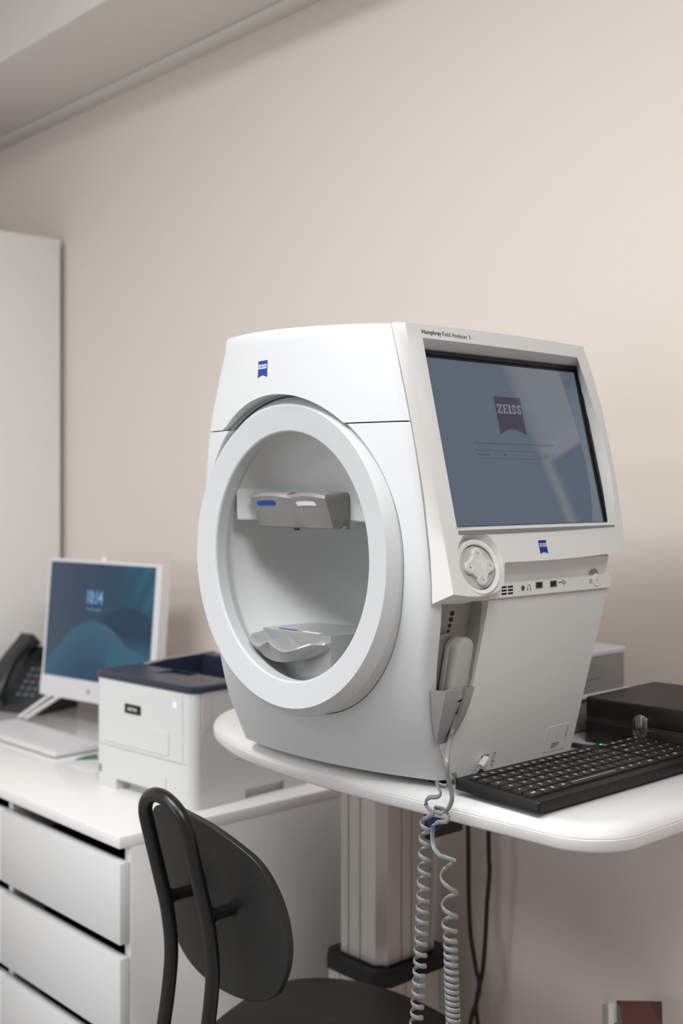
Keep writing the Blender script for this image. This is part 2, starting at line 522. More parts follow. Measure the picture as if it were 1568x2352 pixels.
# ================================================================== wardrobe
t = thing('wardrobe', 'tall white wardrobe standing against the beige wall at the left edge', 'wardrobe', (-3.40, 1.37, 0))
obj('side_panel', B(-3.118, -3.10, 1.06, 1.682, 0.0, 2.04, 0.0015), 'ward', t)
obj('side_panel', B(-3.70, -3.682, 1.06, 1.682, 0.0, 2.04, 0.0015), 'ward', t)
obj('top_panel', B(-3.682, -3.118, 1.06, 1.682, 2.02, 2.04), 'ward', t)
obj('back_panel', B(-3.682, -3.118, 1.674, 1.682, 0.0, 2.02), 'ward', t)
for k in range(2):
    d = obj('door', B(-3.70 + .3005 * k, -3.4005 + .3005 * k, 1.04, 1.058, 0.06, 2.04, 0.0015), 'ward', t)
    x = -3.42 if k == 0 else -3.375
    obj('handle', B(x - .006, x + .006, 1.018, 1.04, 0.95, 1.15, 0.002), 'chrome', d)

# ================================================================== chest of drawers
CX1, CX0 = -1.748, -3.092
t = thing('chest_of_drawers', 'long white chest of drawers with glossy top against the beige wall', 'chest of drawers', (-2.42, 1.36, 0))
obj('top', B(CX0, CX1, 1.06, 1.655, 0.699, 0.72, 0.0015), 'gloss', t)
cw = (CX1 - CX0) / 3
for k in range(4):
    x = CX0 + k * cw
    x0 = x if k == 0 else (x - .018 if k == 3 else x - .009)
    obj('side_panel' if k in (0, 3) else 'divider', B(x0, x0 + .018, 1.082, 1.65, 0.0, 0.699, 0.001), 'furn', t)
obj('back_panel', B(CX0 + .018, CX1 - .018, 1.64, 1.648, 0.0, 0.699), 'dark', t)
obj('plinth', B(CX0 + .018, CX1 - .018, 1.10, 1.118, 0.0, 0.038), 'furn', t)
for k in range(3):
    for z1, z0 in ((0.6735, 0.5335), (0.5095, 0.3685), (0.3445, 0.2035), (0.1795, 0.0385)):
        d = obj('drawer', B(CX0 + k * cw + .0015, CX0 + (k + 1) * cw - .0015, 1.062, 1.081, z0, z1, 0.0012), 'furn', t)
        b = bmesh.new()
        xa, xb = CX0 + k * cw + .03, CX0 + (k + 1) * cw - .03
        B(xa, xa + .012, 1.082, 1.55, z0 + .01, z1 - .04, bm=b); B(xb - .012, xb, 1.082, 1.55, z0 + .01, z1 - .04, bm=b)
        B(xa, xb, 1.538, 1.55, z0 + .01, z1 - .04, bm=b); B(xa, xb, 1.082, 1.55, z0 + .006, z0 + .012, bm=b)
        obj('drawer_box', b, 'dark', d)

# ================================================================== instrument table
out = [(-1.660, 1.30), (-1.655, 1.235), (-1.632, 1.185), (-1.595, 1.147), (-1.545, 1.117), (-1.457, 1.083), (-1.367, 1.064), (-1.268, 1.056), (-1.19, 1.055), (-1.108, 1.058), (-1.03, 1.063), (-0.963, 1.066), (-0.91, 1.069), (-0.845, 1.072)]
out = [(p.x, p.y) for p in catmull([(a, b, 0) for a, b in out], 5)]
out += ell(-0.845, 1.148, 0.076, 0.076, 12, -PI / 2, 0, close=False)[1:]
out += [(-0.769, 1.25), (-0.768, 1.4)] + ell(-0.848, 1.57, 0.08, 0.08, 8, 0, PI / 2, close=False)
out += ell(-1.56, 1.55, 0.10, 0.10, 8, PI / 2, PI, close=False)
cxm, cym = -1.21, 1.36
def inset(d, z):
    n = len(out); r = []
    for i in range(n):
        a = Vector(out[i - 1]); b = Vector(out[(i + 1) % n]); tt = (b - a).normalized()
        r.append((out[i][0] - tt.y * d, out[i][1] + tt.x * d, z))
    return r
ZT = 0.938
# pieces of the rounded edge: lower half with a fine groove, then the domed upper half
prof = [(0.012, ZT - .0315), (0.004, ZT - .031), (0.001, ZT - .028), (0.0, ZT - .0165), (0.0012, ZT - .0155), (0.0005, ZT - .0145), (0.0016, ZT - .0105), (0.0052, ZT - .0058), (0.011, ZT - .0024), (0.018, ZT - .0006), (0.026, ZT)]
t = thing('instrument_table', 'white instrument table with rounded edge on an aluminium column', 'table', (-1.21, 1.36, 0))
bm = loft([inset(d, z) for d, z in prof])
obj('tabletop', bm, 'table', t, ang=50)
def colloop(x0, x1, y0, y1, ch, z): return [(x0 + ch, y0, z), (x1 - ch, y0, z), (x1, y0 + ch, z), (x1, y1 - ch, z), (x1 - ch, y1, z), (x0 + ch, y1, z), (x0, y1 - ch, z), (x0, y0 + ch, z)]
cx0, cx1, cy0, cy1 = -1.632, -1.508, 1.45, 1.60
def column(x0, x1, y0, y1, z0, z1):
    # extruded profile with chamfered corners and shallow grooves
    ch, g, gw = 0.016, 0.0025, 0.002
    p = []
    L = x1 - x0; W = y1 - y0
    p += [(x0 + ch, y0)]
    for f in (0.3, 0.55):
        c = x0 + L * f; p += [(c - gw, y0), (c - gw, y0 + g), (c + gw, y0 + g), (c + gw, y0)]
    p += [(x1 - ch, y0), (x1, y0 + ch)]
    for f in (0.33, 0.5, 0.82):
        c = y0 + W * f; p += [(x1, c - gw), (x1 - g, c - gw), (x1 - g, c + gw), (x1, c + gw)]
    p += [(x1, y1 - ch), (x1 - ch, y1), (x0 + ch, y1), (x0, y1 - ch), (x0, y0 + ch)]
    return loft([[(a, b, z0) for a, b in p], [(a, b, z1) for a, b in p]])
obj('column', column(cx0, cx1, cy0, cy1, 0.3, 0.907), 'alu', t)
obj('outer_column', column(cx0 - .016, cx1 + .016, cy0 - .016, cy1 + .016, 0.05, 0.435), 'alu', t)
obj('collar', loft([colloop(cx0 - d, cx1 + d, cy0 - d, cy1 + d, 0.024, z) for d, z in ((.018, .432), (.022, .433), (.022, .457), (.019, .460), (.004, .460), (.004, .463), (.001, .463))]), 'black', t)
obj('base', B(-1.68, -1.24, 1.438, 1.62, 0.004, 0.05, 0.012), 'alu', t)
bx = obj('control_box', B(-1.314, -1.300, 1.356, 1.437, 0.755, 0.9065, 0.004), 'black', t, label='black control box under the tabletop')
obj('socket_ring', loft([[(-1.300 + dx, 1.366 + r * math.cos(a), 0.785 + r * math.sin(a)) for a in [2 * PI * k / 24 for k in range(24)]] for dx, r in ((0, .015), (.004, .015), (.004, .011), (.0015, .010))], cap=(True, True)), 'logo', bx)
obj('foot_pad', B(-1.30, -1.26, 1.48, 1.54, 0, 0.006), 'black', t)

# ================================================================== visual field analyzer
HF = thing('visual_field_analyzer', 'large white eye instrument with round bowl opening and tilted screen on the white table', 'eye instrument', (-1.19, 1.2, ZT))
H = CAMH
TAB = [(-0.372, (-1.394, 1.057), (-1.205, 1.041), (-1.0205, 1.083)),
       (-0.30, (-1.376, 1.013), (-1.190, 1.000), (-0.996, 1.038)),
       (-0.2325, (-1.361, 0.985), (-1.175, 0.972), (-0.9743, 1.010)),
       (-0.138, (-1.370, 0.976), (-1.165, 0.957), (-0.9466, 0.990)),
       (-0.04, (-1.378, 0.974), (-1.165, 0.951), (-0.9502, 0.985)),
       (0.075, (-1.374, 0.978), (-1.173, 0.949), (-0.9732, 0.983)),
       (0.21, (-1.348, 0.992), (-1.183, 0.953), (-1.013, 0.985))]
def lvl(z):
    z = max(TAB[0][0], min(TAB[-1][0], z))
    for i in range(len(TAB) - 1):
        if z <= TAB[i + 1][0] + 1e-9: break
    a = [TAB[max(i - 1, 0)], TAB[i], TAB[i + 1], TAB[min(i + 2, len(TAB) - 1)]]
    t_ = (z - a[1][0]) / (a[2][0] - a[1][0])
    h = a[2][0] - a[1][0]
    res = []
    for k in (1, 2, 3):
        for c in (0, 1):
            p = [q[k][c] for q in a]
            m1 = (p[2] - p[0]) / (a[2][0] - a[0][0]) * h if a[2][0] != a[0][0] else 0
            m2 = (p[3] - p[1]) / (a[3][0] - a[1][0]) * h if a[3][0] != a[1][0] else 0
            t2, t3 = t_ * t_, t_ ** 3
            res.append((2 * t3 - 3 * t2 + 1) * p[1] + (t3 - 2 * t2 + t_) * m1 + (-2 * t3 + 3 * t2) * p[2] + (t3 - t2) * m2)
    return res
def frontY(x, z):
    xl, yl, xm, ym, xr, yr = lvl(z)
    return (yl * (x - xm) * (x - xr) / ((xl - xm) * (xl - xr)) + ym * (x - xl) * (x - xr) / ((xm - xl) * (xm - xr)) + yr * (x - xl) * (x - xm) / ((xr - xl) * (xr - xm)))
def ztop(x): return 0.1965 + 0.0125 * max(0, min(1, (-1.013 - x) / 0.335)) ** 0.8
def front_loop(z, top=False, ins=0.0, yb=1.135):
    xl, yl, xm, ym, xr, yr = lvl(z)
    xl += ins; xr -= ins
    r = 0.012
    pts = []
    def F(x): return frontY(x, z) + ins
    pc = (xl, F(xl))
    pa = (xl, F(xl) + r); pb = (xl + r, F(xl + r))
    for i in range(5):
        s = i / 4
        pts.append(((1 - s) ** 2 * pa[0] + 2 * s * (1 - s) * pc[0] + s * s * pb[0], (1 - s) ** 2 * pa[1] + 2 * s * (1 - s) * pc[1] + s * s * pb[1]))
    n = 34
    x1 = xr - r
    for i in range(1, n): 
        x = xl + r + (x1 - xl - r) * i / n
        pts.append((x, F(x)))
    pc = (xr, F(xr) - .001); pb = (xr + .0005, F(xr) + r); pa = (x1, F(x1))
    for i in range(5):
        s = i / 4
        pts.append(((1 - s) ** 2 * pa[0] + 2 * s * (1 - s) * pc[0] + s * s * pb[0], (1 - s) ** 2 * pa[1] + 2 * s * (1 - s) * pc[1] + s * s * pb[1]))
    pts += [(xr, frontY(xr, z) + ins + 0.018), (xr - 0.065, frontY(xr, z) + ins + 0.024), (xr - 0.065, yb), (xl, yb)]
    return [(x, y, H + (ztop(x) - ins * 0 if top else z)) for x, y in pts]
SEAM = 0.0768
def zrows(a, b, n): return [a + (b - a) * i / n for i in range(n + 1)]
RXC, RZC, SKEW = -1.180, -0.0905, 0.0
def eloop(a, b, y, n=112, xc=RXC, zc=RZC):
    return [(xc + a * math.cos(2 * PI * k / n), y + SKEW * a * math.cos(2 * PI * k / n), H + zc + b * math.sin(2 * PI * k / n)) for k in range(n)]

# lower front shell
bm = loft([front_loop(z) for z in zrows(-0.372, SEAM - .0008, 30)])
lower = obj('front_shell', bm, 'white', HF)
boolean(lower, loft([eloop(0.2012, 0.2078, 0.85), eloop(0.2012, 0.2078, 1.3)]))
# upper cover with the arched cut-out
rows = [front_loop(z) for z in zrows(SEAM + .0008, 0.185, 10)]
rows += [[(x, y, z - .004) for x, y, z in front_loop(0.1965, True)], [(x, y, z - .0012) for x, y, z in front_loop(0.199, True, 0.0015)], front_loop(0.2, True, 0.0055)]
upper = obj('upper_cover', loft(rows), 'white', HF)
boolean(upper, loft([eloop(0.209, 0.2095, 0.85, xc=-1.190), eloop(0.209, 0.2095, 1.3, xc=-1.190)]))
# dark line behind the seams
for sx in (-1, 1):
    sst = obj('seam_strip', loft([[(x, y, z) for x, y, z in front_loop(zz, ins=0.003, yb=1.12)] for zz in (SEAM - .004, SEAM + .004)]), 'seam', HF)
    boolean(sst, loft([[(RXC + dx * sx, y, z) for y, z in ((0.8, 1.3), (0.8, 1.5), (1.2, 1.5), (1.2, 1.3))] for dx in (-.5, .135)]))
# stepped recess behind the arch
bm = loft([eloop(a, b, y, xc=xc) for a, b, y, xc in ((0.2095, 0.210, 0.962, -1.190), (0.2095, 0.210, 0.971, -1.190), (0.2045, 0.2080, 0.972, -1.183), (0.2045, 0.2080, 0.982, -1.183), (0.19, 0.19, 0.987, -1.180))], cap=(False, False))
lim = H + SEAM
bmesh.ops.bisect_plane(bm, geom=list(bm.verts) + list(bm.edges) + list(bm.faces), plane_co=(0, 0, lim - .001), plane_no=(0, 0, 1), clear_inner=True)
obj('arch_recess', bm, 'lgrey', HF)
# ring round the opening
ring = obj('bowl_ring', loft([eloop(a, b, y) for a, b, y in ((0.1995, 0.2065, 1.06), (0.2000, 0.2070, 0.9735), (0.1988, 0.2058, 0.9705), (0.1918, 0.195, 0.9580), (0.1572, 0.1632, 0.9632), (0.1558, 0.1618, 0.9642), (0.1550, 0.161, 0.966), (0.1560, 0.162, 0.982), (0.1600, 0.1665, 0.992))], cap=(False, False)), 'ring', HF, ang=17)
# the bowl itself
bl = []
for k in range(15):
    a = PI / 2 * k / 14.6
    bl.append(eloop(0.161 * math.cos(a) + .004, 0.1680 * math.cos(a) + .004, 0.988 + 0.235 * math.sin(a)))
bm = loft(bl, cap=(False, True))
obj('bowl', bm, 'bowlw', HF)
# hood over the brow beam
def hoodY(x, z):
    q = 1 - ((x - RXC) / 0.160) ** 2 - ((z - RZC) / 0.1665) ** 2
    return 0.982 + 0.072 * math.sqrt(max(q, 0)) ** 0.9
ZB0, ZB1 = -0.0465, -0.003
rows = []
for j in range(15):
    z = ZB1 + (RZC + 0.166 - ZB1) * (j / 14)
    hw = 0.1595 * math.sqrt(max(1 - ((z - RZC) / 0.1665) ** 2, 0))
    rows.append([(RXC + hw * (2 * i / 28 - 1), hoodY(RXC + hw * (2 * i / 28 - 1), z), H + z) for i in range(29)])
obj('hood', loft(rows, cap=(False, False), closed=False), 'bowlw', HF)
hw = 0.136
xs = [RXC + hw * (2 * i / 28 - 1) for i in range(29)]
prof_ = [(0.0, ZB1), (0.001, ZB0 + .002), (0.003, ZB0), (0.06, ZB0), (0.06, ZB1 - .002)]
bm = loft([[(x, min(hoodY(x, ZB1), 1.05) + d, H + z) for d, z in prof_] for x in xs])
obj('brow_beam', bm, 'bowlw', HF)

# forehead rest: two shallow lobes, overhanging top
def lobes(n=40):
    xa, xb = -1.295, -1.147
    pts = []
    for i in range(n + 1):
        t_ = i / n
        u = t_ / 0.555 if t_ < 0.555 else (t_ - 0.555) / 0.445
        q = math.sin(PI * (0.12 + 0.76 * u))
        pts.append((xa + (xb - xa) * t_, 0.011 - 0.010 * q, q))
    return pts
L_ = lobes()
def fr(dy, z, k=0.0, g=0.0):
    return [(x + g * (1 if x < -1.22 else -1), 0.988 + y + dy + 0.05 * (x + 1.22), H + z + 0.0050 * k * (q - .7)) for x, y, q in L_] + [(-1.144 - g, 1.042, H + z - .001 * k), (-1.293 + g, 1.034, H + z - .001 * k)]
bm = loft([fr(0.020, -0.0560), fr(0.0175, -0.0545), fr(0.0050, -0.0225, 0.6), fr(0.002, -0.0145, 1), fr(0.0035, -0.0105, 1, .001), fr(0.009, -0.0085, .7, .003), fr(0.018, -0.0078, .3, 0.006)])
fh = obj('forehead_rest', bm, 'rest', HF, label='taupe two-lobed forehead rest')
def frs(x, z):
    t_ = max(0, min(0.9999, (x + 1.295) / 0.148)) * 40
    i = int(t_)
    f = t_ - i
    zz = z + 0.0040 * (L_[i][2] - .7)
    return 0.988 + L_[i][1] * (1 - f) + L_[i + 1][1] * f + 0.05 * (x + 1.22) + 0.0050 - (z + 0.0225) * 0.38, zz
for nm, u0, u1, mm in (('blue_mark', -1.280, -1.2400, 'bluemark'), ('white_mark', -1.2000, -1.162, 'whitemark')):
    b = bmesh.new(); n = 14
    V = []
    for i in range(n + 1):
        u = u0 + (u1 - u0) * i / n
        e = 0.0014 if i in (0, n) else 0
        y1, z1 = frs(u, -.0265); y2, z2 = frs(u, -.0205)
        V.append((b.verts.new((u, y1 - .0007, H + z1 + e)), b.verts.new((u, y2 - .0007, H + z2 - e))))
    for a, c in zip(V, V[1:]): b.faces.new((a[0], c[0], c[1], a[1]))
    obj(nm, b, mm, fh)
bm = B(-1.148, -1.140, 1.030, 1.040, H - .0565, H - .0525, .001)
obj('sensor', cyl((-1.212, 1.008, H - .0555), (-1.212, 1.008, H - .059), 0.004, n=16), 'seam', fh)
obj('hinge_tab', bm, 'rest', fh)

# chin rest
cb = [(-1.287, 1.010), (-1.262, 1.004), (-1.235, 1.006), (-1.205, 1.003), (-1.172, 1.007), (-1.150, 1.014), (-1.146, 1.050), (-1.15, 1.12), (-1.285, 1.10)]
bm = loft([[(x, y, H + z) for x, y in cb] for z in (-0.275, -0.1955)])
bev(bm, 0.004, 3, 30)
ch = obj('chin_rest', bm, 'lgrey', HF, label='light grey chin rest with a double cup')
ct = []
NX = 46
X0, X1 = -1.284, -1.150
def cup(x, yf, y):
    s = (x - X0) / (X1 - X0)
    if s < 0.44: u = s / 0.44; dz = -0.013 * math.sin(PI * u) ** 1.2 + 0.003 * (1 - u)
    elif s < 0.9: u = (s - 0.44) / 0.46; dz = -0.013 * math.sin(PI * u) ** 1.2
    else: dz = 0.0
    return dz
def front_edge(x):
    s = (x - X0) / (X1 - X0)
    return 0.972 + 0.003 * math.cos(2 * PI * s) + (0.032 * max(0, (s - 0.72) / 0.28) ** 1.6) + 0.012 * max(0, (0.12 - s) / 0.12) ** 2
loops = []
for i in range(NX + 1):
    x = X0 + (X1 - X0) * i / NX
    yf = front_edge(x); zt = -0.2065 + cup(x, yf, yf) * .8 + .003; s = (x - X0) / (X1 - X0)
    zb = -0.2120 - 0.0205 * math.sin(PI * min(1, max(0, s))) ** 0.8
    zb = min(zb, zt - 0.004)
    loops.append([(x, 1.020, H + zt + .004), (x, yf + .01, H + zt), (x, yf + .002, H + zt - .0008), (x, yf, H + zt - .003), (x, yf + .002, H + zt - .0055), (x, yf + .009, H + zb), (x, 1.020, H + zb - .002)])
obj('chin_cup', loft(loops), 'lgrey', ch, ang=50)
for nm, u0, u1, mm in (('blue_mark', -1.262, -1.228, 'bluemark'), ('white_mark', -1.212, -1.178, 'whitemark')):
    obj(nm, B(u0, u1, 1.0175, 1.0235, H - .1958, H - .1950), mm, ch)
obj('chin_slide', B(-1.290, -1.11, 1.03, 1.12, H - .262, H - .240, .004), 'bowlw', ch)

# main body behind the covers
def P(z): return -0.9506 - 0.242 * z
def P2(z): return -0.948 + 0.283 * (z + 0.138)
bl = []
for z in zrows(-0.37, 0.19, 14):
    xl, yl, xm, ym, xr, yr = lvl(z)
    q = max(0, z) / 0.2
    yb = 1.352 - 0.03 * q * q - 0.05 * max(0, (-z - 0.1) / 0.27)
    xb = -1.045 if z > -.14 else P2(z) - .03
    lp = [(xl + .004, 1.13), (xb, 1.13), (xb, yb - .006), (xb - .012, yb), (xl + .05, yb), (xl + .012, yb - .03)]
    bl.append([(a, b, H + z) for a, b in lp])
body = obj('rear_body', loft(bl), 'white', HF)
boolean(body, loft([eloop(0.166, 0.173, 0.95), eloop(0.166, 0.173, 1.05), eloop(0.10, 0.11, 1.25)]))
obj('rear_panel', B(-1.34, -1.075, 1.30, 1.362, H - .365, H - .12, .008), 'bezel', HF)

# screen housing: tilted bezel
def BZ(Y, z, off=0.0): return Vector((P(z) + off * 0.972, Y, H + z + off * 0.235))
right = [(1.3505, 0.1955), (1.3585, 0.16), (1.3645, 0.115), (1.3660, 0.06), (1.3640, 0.0), (1.3585, -0.055), (1.3515, -0.0775), (1.3445, -0.0885)]
low = [(1.300, -0.0905), (1.25, -0.092), (1.20, -0.0928), (1.15, -0.0928), (1.101, -0.0922), (1.0985, -0.0945), (1.0955, -0.105), (1.0905, -0.1185), (1.075, -0.1265), (1.05, -0.1295), (1.025, -0.1285), (1.0, -0.1245)]
left = [(1.0 - .0012 * k / 10, -0.11 + .3065 * k / 10) for k in range(11)]
topp = [(1.09, 0.1985), (1.20, 0.1985), (1.30, 0.197)]
OUT = right + low + left + topp
fl = [BZ(y, z) for y, z in OUT]
bl = []
nlow = len(right) + len(low)
for i, (y, z) in enumerate(OUT):
    xl, yl, xm, ym, xr, yr = lvl(z)
    if i >= nlow - 1 and i < nlow + len(left):          # left edge runs back to the seam with the front shell
        bl.append(Vector((xr + .0008, yr + .0012, H + z - 0.012 * max(0, min(1, (-.10 - z) / .02)))))
    elif i >= len(right) + 5 and i < nlow - 1:          # underside of the dial corner
        bl.append(Vector((P(z) - .030, y, H + z - 0.011)))
    elif i >= len(right) and i < nlow: bl.append(Vector((P(z) - .012, y, H + z - 0.002)))
    else: bl.append(Vector((P(z) - .07, y, H + z)))
bm = loft([fl, bl])
bev(bm, 0.0022, 3, 40, sel=lambda e: all(min((v.co - q).length for q in fl) < 1e-5 for v in e.verts))
hous = obj('screen_housing', bm, 'bezel', HF)
# recess for the screen
rec = [(1.0252, 0.1800), (1.12, 0.1800), (1.22, 0.1795), (1.332, 0.1786), (1.3455, 0.115), (1.3535, 0.06), (1.3545, 0.02), (1.3490, -0.02), (1.338, -0.0512), (1.22, -0.0512), (1.12, -0.0511), (1.0260, -0.0508)]
rec0 = rec
scr = [(1.0425, 0.1715), (1.12, 0.1715), (1.22, 0.1715), (1.3515, 0.1715), (1.3515, 0.115), (1.3515, 0.06), (1.3515, 0.02), (1.3505, -0.02), (1.3505, -0.0442), (1.22, -0.0442), (1.12, -0.0442), (1.0425, -0.0442)]
def fine(L): return [L[0], L[1], L[2]] + [(p.x, p.y) for p in catmull([(a, b, 0) for a, b in L[3:9]], 4)] + L[9:]
rec, scr = fine(rec), fine(scr)
cut = loft([[BZ(y, z, 0.004) for y, z in [(a + (a - c) * .22, b + (b - d) * .22) for (a, b), (c, d) in zip(rec, scr)]], [BZ(y, z, -0.0205) for y, z in scr], [BZ(y, z, -0.12) for y, z in scr]])
boolean(hous, cut)
# concave seat of the dial: an oblique round cut
DC = BZ(1.0515, -0.0955)
dn = Vector((0.955, -0.10, 0.28)).normalized()
du = Vector((0, 1, 0)); du = (du - dn * du.dot(dn)).normalized(); dv = dn.cross(du)
def DP(u, v, w_): return DC + du * u + dv * v + dn * w_
cutd = loft([[DP(0.0065 + r * math.cos(a), 0.0045 + r * math.sin(a), w_) for a in [2 * PI * k / 48 for k in range(48)]] for r, w_ in ((0.0445, 0.012), (0.0400, 0.001), (0.0325, -0.0100))])
boolean(hous, cutd)

# screen unit
def SC(Y, z, off=0.0): return BZ(Y, z, -0.0185 + off)
bm = prism(rrect(1.0430, 1.3512, -0.0440, 0.1712, 0.001, 2), lambda u, v, w_: SC(u, v, w_), -0.004, -0.0004)
sfr = obj('screen_frame', bm, 'black', HF)
g = bmesh.new()
for a in ((1.0430, 1.3512, 0.1635, 0.1712, 0.0012), (1.0430, 1.3512, 0.1665, 0.1712, 0.003), (1.3425, 1.3512, -0.0440, 0.1712, 0.0012), (1.3465, 1.3512, -0.0440, 0.1712, 0.003)):
    join(g, prism([(a[0], a[2]), (a[1], a[2]), (a[1], a[3]), (a[0], a[3])], lambda u, v, w_: SC(u, v, w_), -0.001, a[4]))
obj('screen_edge', g, 'black', sfr)
scn = obj('screen', prism([(1.0430, -0.0440), (1.3425, -0.0440), (1.3425, 0.1635), (1.0430, 0.1635)], lambda u, v, w_: SC(u, v, w_), -0.0004, 0.0), 'scr', HF, label='dim blue-grey login screen')
badge('screen_logo', 0.0525, 0.0500, lambda u, v, d: SC(1.1855 + u, 0.0955 + v, d), 'scrlogo', 'scrlight', scn, 0.16, 0.06, 0.24)
t2 = text2d('Per avviare selezionare il proprio nome utente e digitare la propria password.', 0.0052, 0.0)
wmax = max(v.co.x for v in t2.verts)
mapbm(t2, lambda u, v: SC(1.107 + u * 0.1585 / wmax, 0.0575 + v, 0.0003))
obj('screen_text', t2, 'scrink', scn)
g = bmesh.new()
for a, b in ((1.106, 1.1665), (1.170, 1.2235)):
    stroke2(g, [(a, .0395), (b, .0395), (b, .0495), (a, .0495)], 0.0005, closed=True)
poly2(g, [(1.158, .0460), (1.163, .0460), (1.1605, .0427)])
mapbm(g, lambda u, v: SC(u, v, 0.0003))
join(g, mapbm(text2d('Administrator', 0.0052), lambda u, v: SC(1.1085 + u * .8, 0.0430 + v, 0.0003)))
join(g, mapbm(text2d('Login', 0.0052), lambda u, v: SC(1.240 + u * .8, 0.0430 + v, 0.0006)))
obj('screen_field', g, 'scrink', scn)
g = poly2(bmesh.new(), [(1.2275, .0395), (1.2620, .0395), (1.2620, .0495), (1.2275, .0495)])
mapbm(g, lambda u, v: SC(u, v, 0.0003)); obj('screen_button', g, 'scrbtn', scn)
g = poly2(bmesh.new(), [(1.315, .1395), (1.327, .1395), (1.327, .1515), (1.315, .1515)])
mapbm(g, lambda u, v: SC(u, v, 0.0003)); obj('screen_button', g, 'scrbtn', scn)
# bright ledge and taupe strip under the screen
g = prism([(1.0262, -0.0518), (1.338, -0.0518), (1.338, -0.0538), (1.20, -0.0566), (1.10, -0.0570), (1.0265, -0.0562)], lambda u, v, w_: BZ(u, v - .0006, w_), -0.003, 0.0009)
obj('lower_strip', g, 'rest', hous, label='taupe strip under the screen')
t2 = text2d('Humphrey', 0.0080, 0.00012); w1 = max(v.co.x for v in t2.verts)
t3 = text2d('Field Analyzer 3', 0.0080, 0.0)
w2 = max(v.co.x for v in t3.verts)
for v in t3.verts: v.co.x += w1 + .0016
k_ = 0.0885 / (w1 + w2 + .0016)
join(t2, t3)
mapbm(t2, lambda u, v: BZ(1.0245 + u * k_, 0.1855 + v * .95, 0.0004))
obj('printed_name', t2, 'ink', hous)
badge('maker_badge', 0.0152, 0.0170, lambda u, v, d: BZ(1.178 + u, -0.0765 + v, d), 'logo', 'logow', hous)
badge('maker_badge', 0.0215, 0.0222, lambda u, v, d: Vector((-1.215 + u, frontY(-1.215 + u, 0.1535 + v) - d, H + 0.1535 + v)), 'logo', 'logow', upper)

# dial: ring, disc, raised cross with four dimples
bm = loft([[DP(r * math.cos(a), r * math.sin(a), w_) for a in [2 * PI * k / 64 for k in range(64)]] for r, w_ in ((0.0335, -0.012), (0.0340, -0.002), (0.0330, 0.0002), (0.0318, 0.0008), (0.0282, -0.0002), (0.0274, -0.0012), (0.0272, -0.012))], cap=(True, True))
dial = obj('dial_ring', bm, 'bezel', hous)
bm = loft([[DP(r * math.cos(a), r * math.sin(a), w_) for a in [2 * PI * k / 48 for k in range(48)]] for r, w_ in ((0.0262, -0.010), (0.0262, -0.0030), (0.0255, -0.0024))], cap=(False, True))
dpad = obj('direction_pad', bm, 'dialdisc', HF)
obj('dial_gap', loft([[DP(r * math.cos(a), r * math.sin(a), w_) for a in [2 * PI * k / 48 for k in range(48)]] for r, w_ in ((0.0262, -0.0045), (0.0273, -0.0045))], cap=(False, False)), 'seam', hous)
cross = []
for q in range(4):
    a0 = PI / 2 * q
    c_ = (0.0152 * math.cos(a0), 0.0152 * math.sin(a0))
    for i in range(9):
        a = a0 - 1.75 + 3.5 * i / 8
        cross.append((c_[0] + 0.0079 * math.cos(a), c_[1] + 0.0079 * math.sin(a)))
bm = loft([[DP(u * s, v * s, w_) for u, v in cross] for s, w_ in ((1.0, -0.004), (1.0, 0.0012), (0.985, 0.0022), (0.94, 0.0028))])
obj('cross_button', bm, 'dial', dpad)
for q in range(4):
    a0 = PI / 2 * q
    c_ = (0.0152 * math.cos(a0), 0.0152 * math.sin(a0))
    bm = loft([[DP(c_[0] + r * math.cos(a), c_[1] + r * math.sin(a), w_) for a in [2 * PI * k / 24 for k in range(24)]] for r, w_ in ((0.0060, 0.0029), (0.0054, 0.0032), (0.0046, 0.00305), (0.0026, 0.00285))], cap=(False, True))
    obj('button_dimple', bm, 'dial', dpad)
    d_ = Vector((math.cos(a0), math.sin(a0))); n_ = Vector((-d_.y, d_.x)); cc = Vector(c_) 
    g = bmesh.new()
    poly2(g, [tuple(cc + d_ * .0018), tuple(cc + d_ * .0002 + n_ * .0015), tuple(cc + d_ * .0002 - n_ * .0015)])
    mapbm(g, lambda u, v: DP(u, v, 0.00325)); obj('arrow_mark', g, 'ink', dpad)

# port panel below the lip
XP = -0.9437
pp = [(-0.088, -0.958), (-0.094, -0.9465), (-0.1185, -0.9520), (-0.1200, XP), (-0.1366, XP), (-0.1382, -0.9448), (-0.1392, -0.956), (-0.1392, -1.02), (-0.088, -1.02)]
ys = [1.088, 1.16, 1.25, 1.338]
bm = loft([[(x, y, H + z) for z, x in pp] for y in ys])
port = obj('port_panel', bm, 'bezel', HF)
# tapering left end that runs under the dial
bm = loft([[(XP - .001, 1.088, H - .122), (XP - .001, 1.088, H - .1385), (-0.99, 1.088, H - .1385), (-0.99, 1.088, H - .122)], [(XP - .012, 1.074, H - .126), (XP - .012, 1.074, H - .1400), (-0.99, 1.074, H - .1400), (-0.99, 1.074, H - .126)]])
obj('port_panel_end', bm, 'bezel', HF)
def PV(y, z, d): return Vector((XP + d, y, H + z))
for i, yy in enumerate((1.1285, 1.1165)):
    for zz in (-0.1243, -0.1284, -0.1325):
        obj('vent_slot', prism(rrect(yy - .0048, yy + .0048, zz - .0012, zz + .0012, .0010, 3), lambda u, v, w_: PV(u, v, w_), -.002, .0004), 'seam', port)
bm = loft([[PV(1.1525 + r * math.cos(a), -0.1275 + r * math.sin(a), w_) for a in [2 * PI * k / 20 for k in range(20)]] for r, w_ in ((.0036, 0), (.0034, .0008), (.0024, .0008), (.0022, -.002))], cap=(False, True))
obj('audio_jack', bm, ['rest'], port)
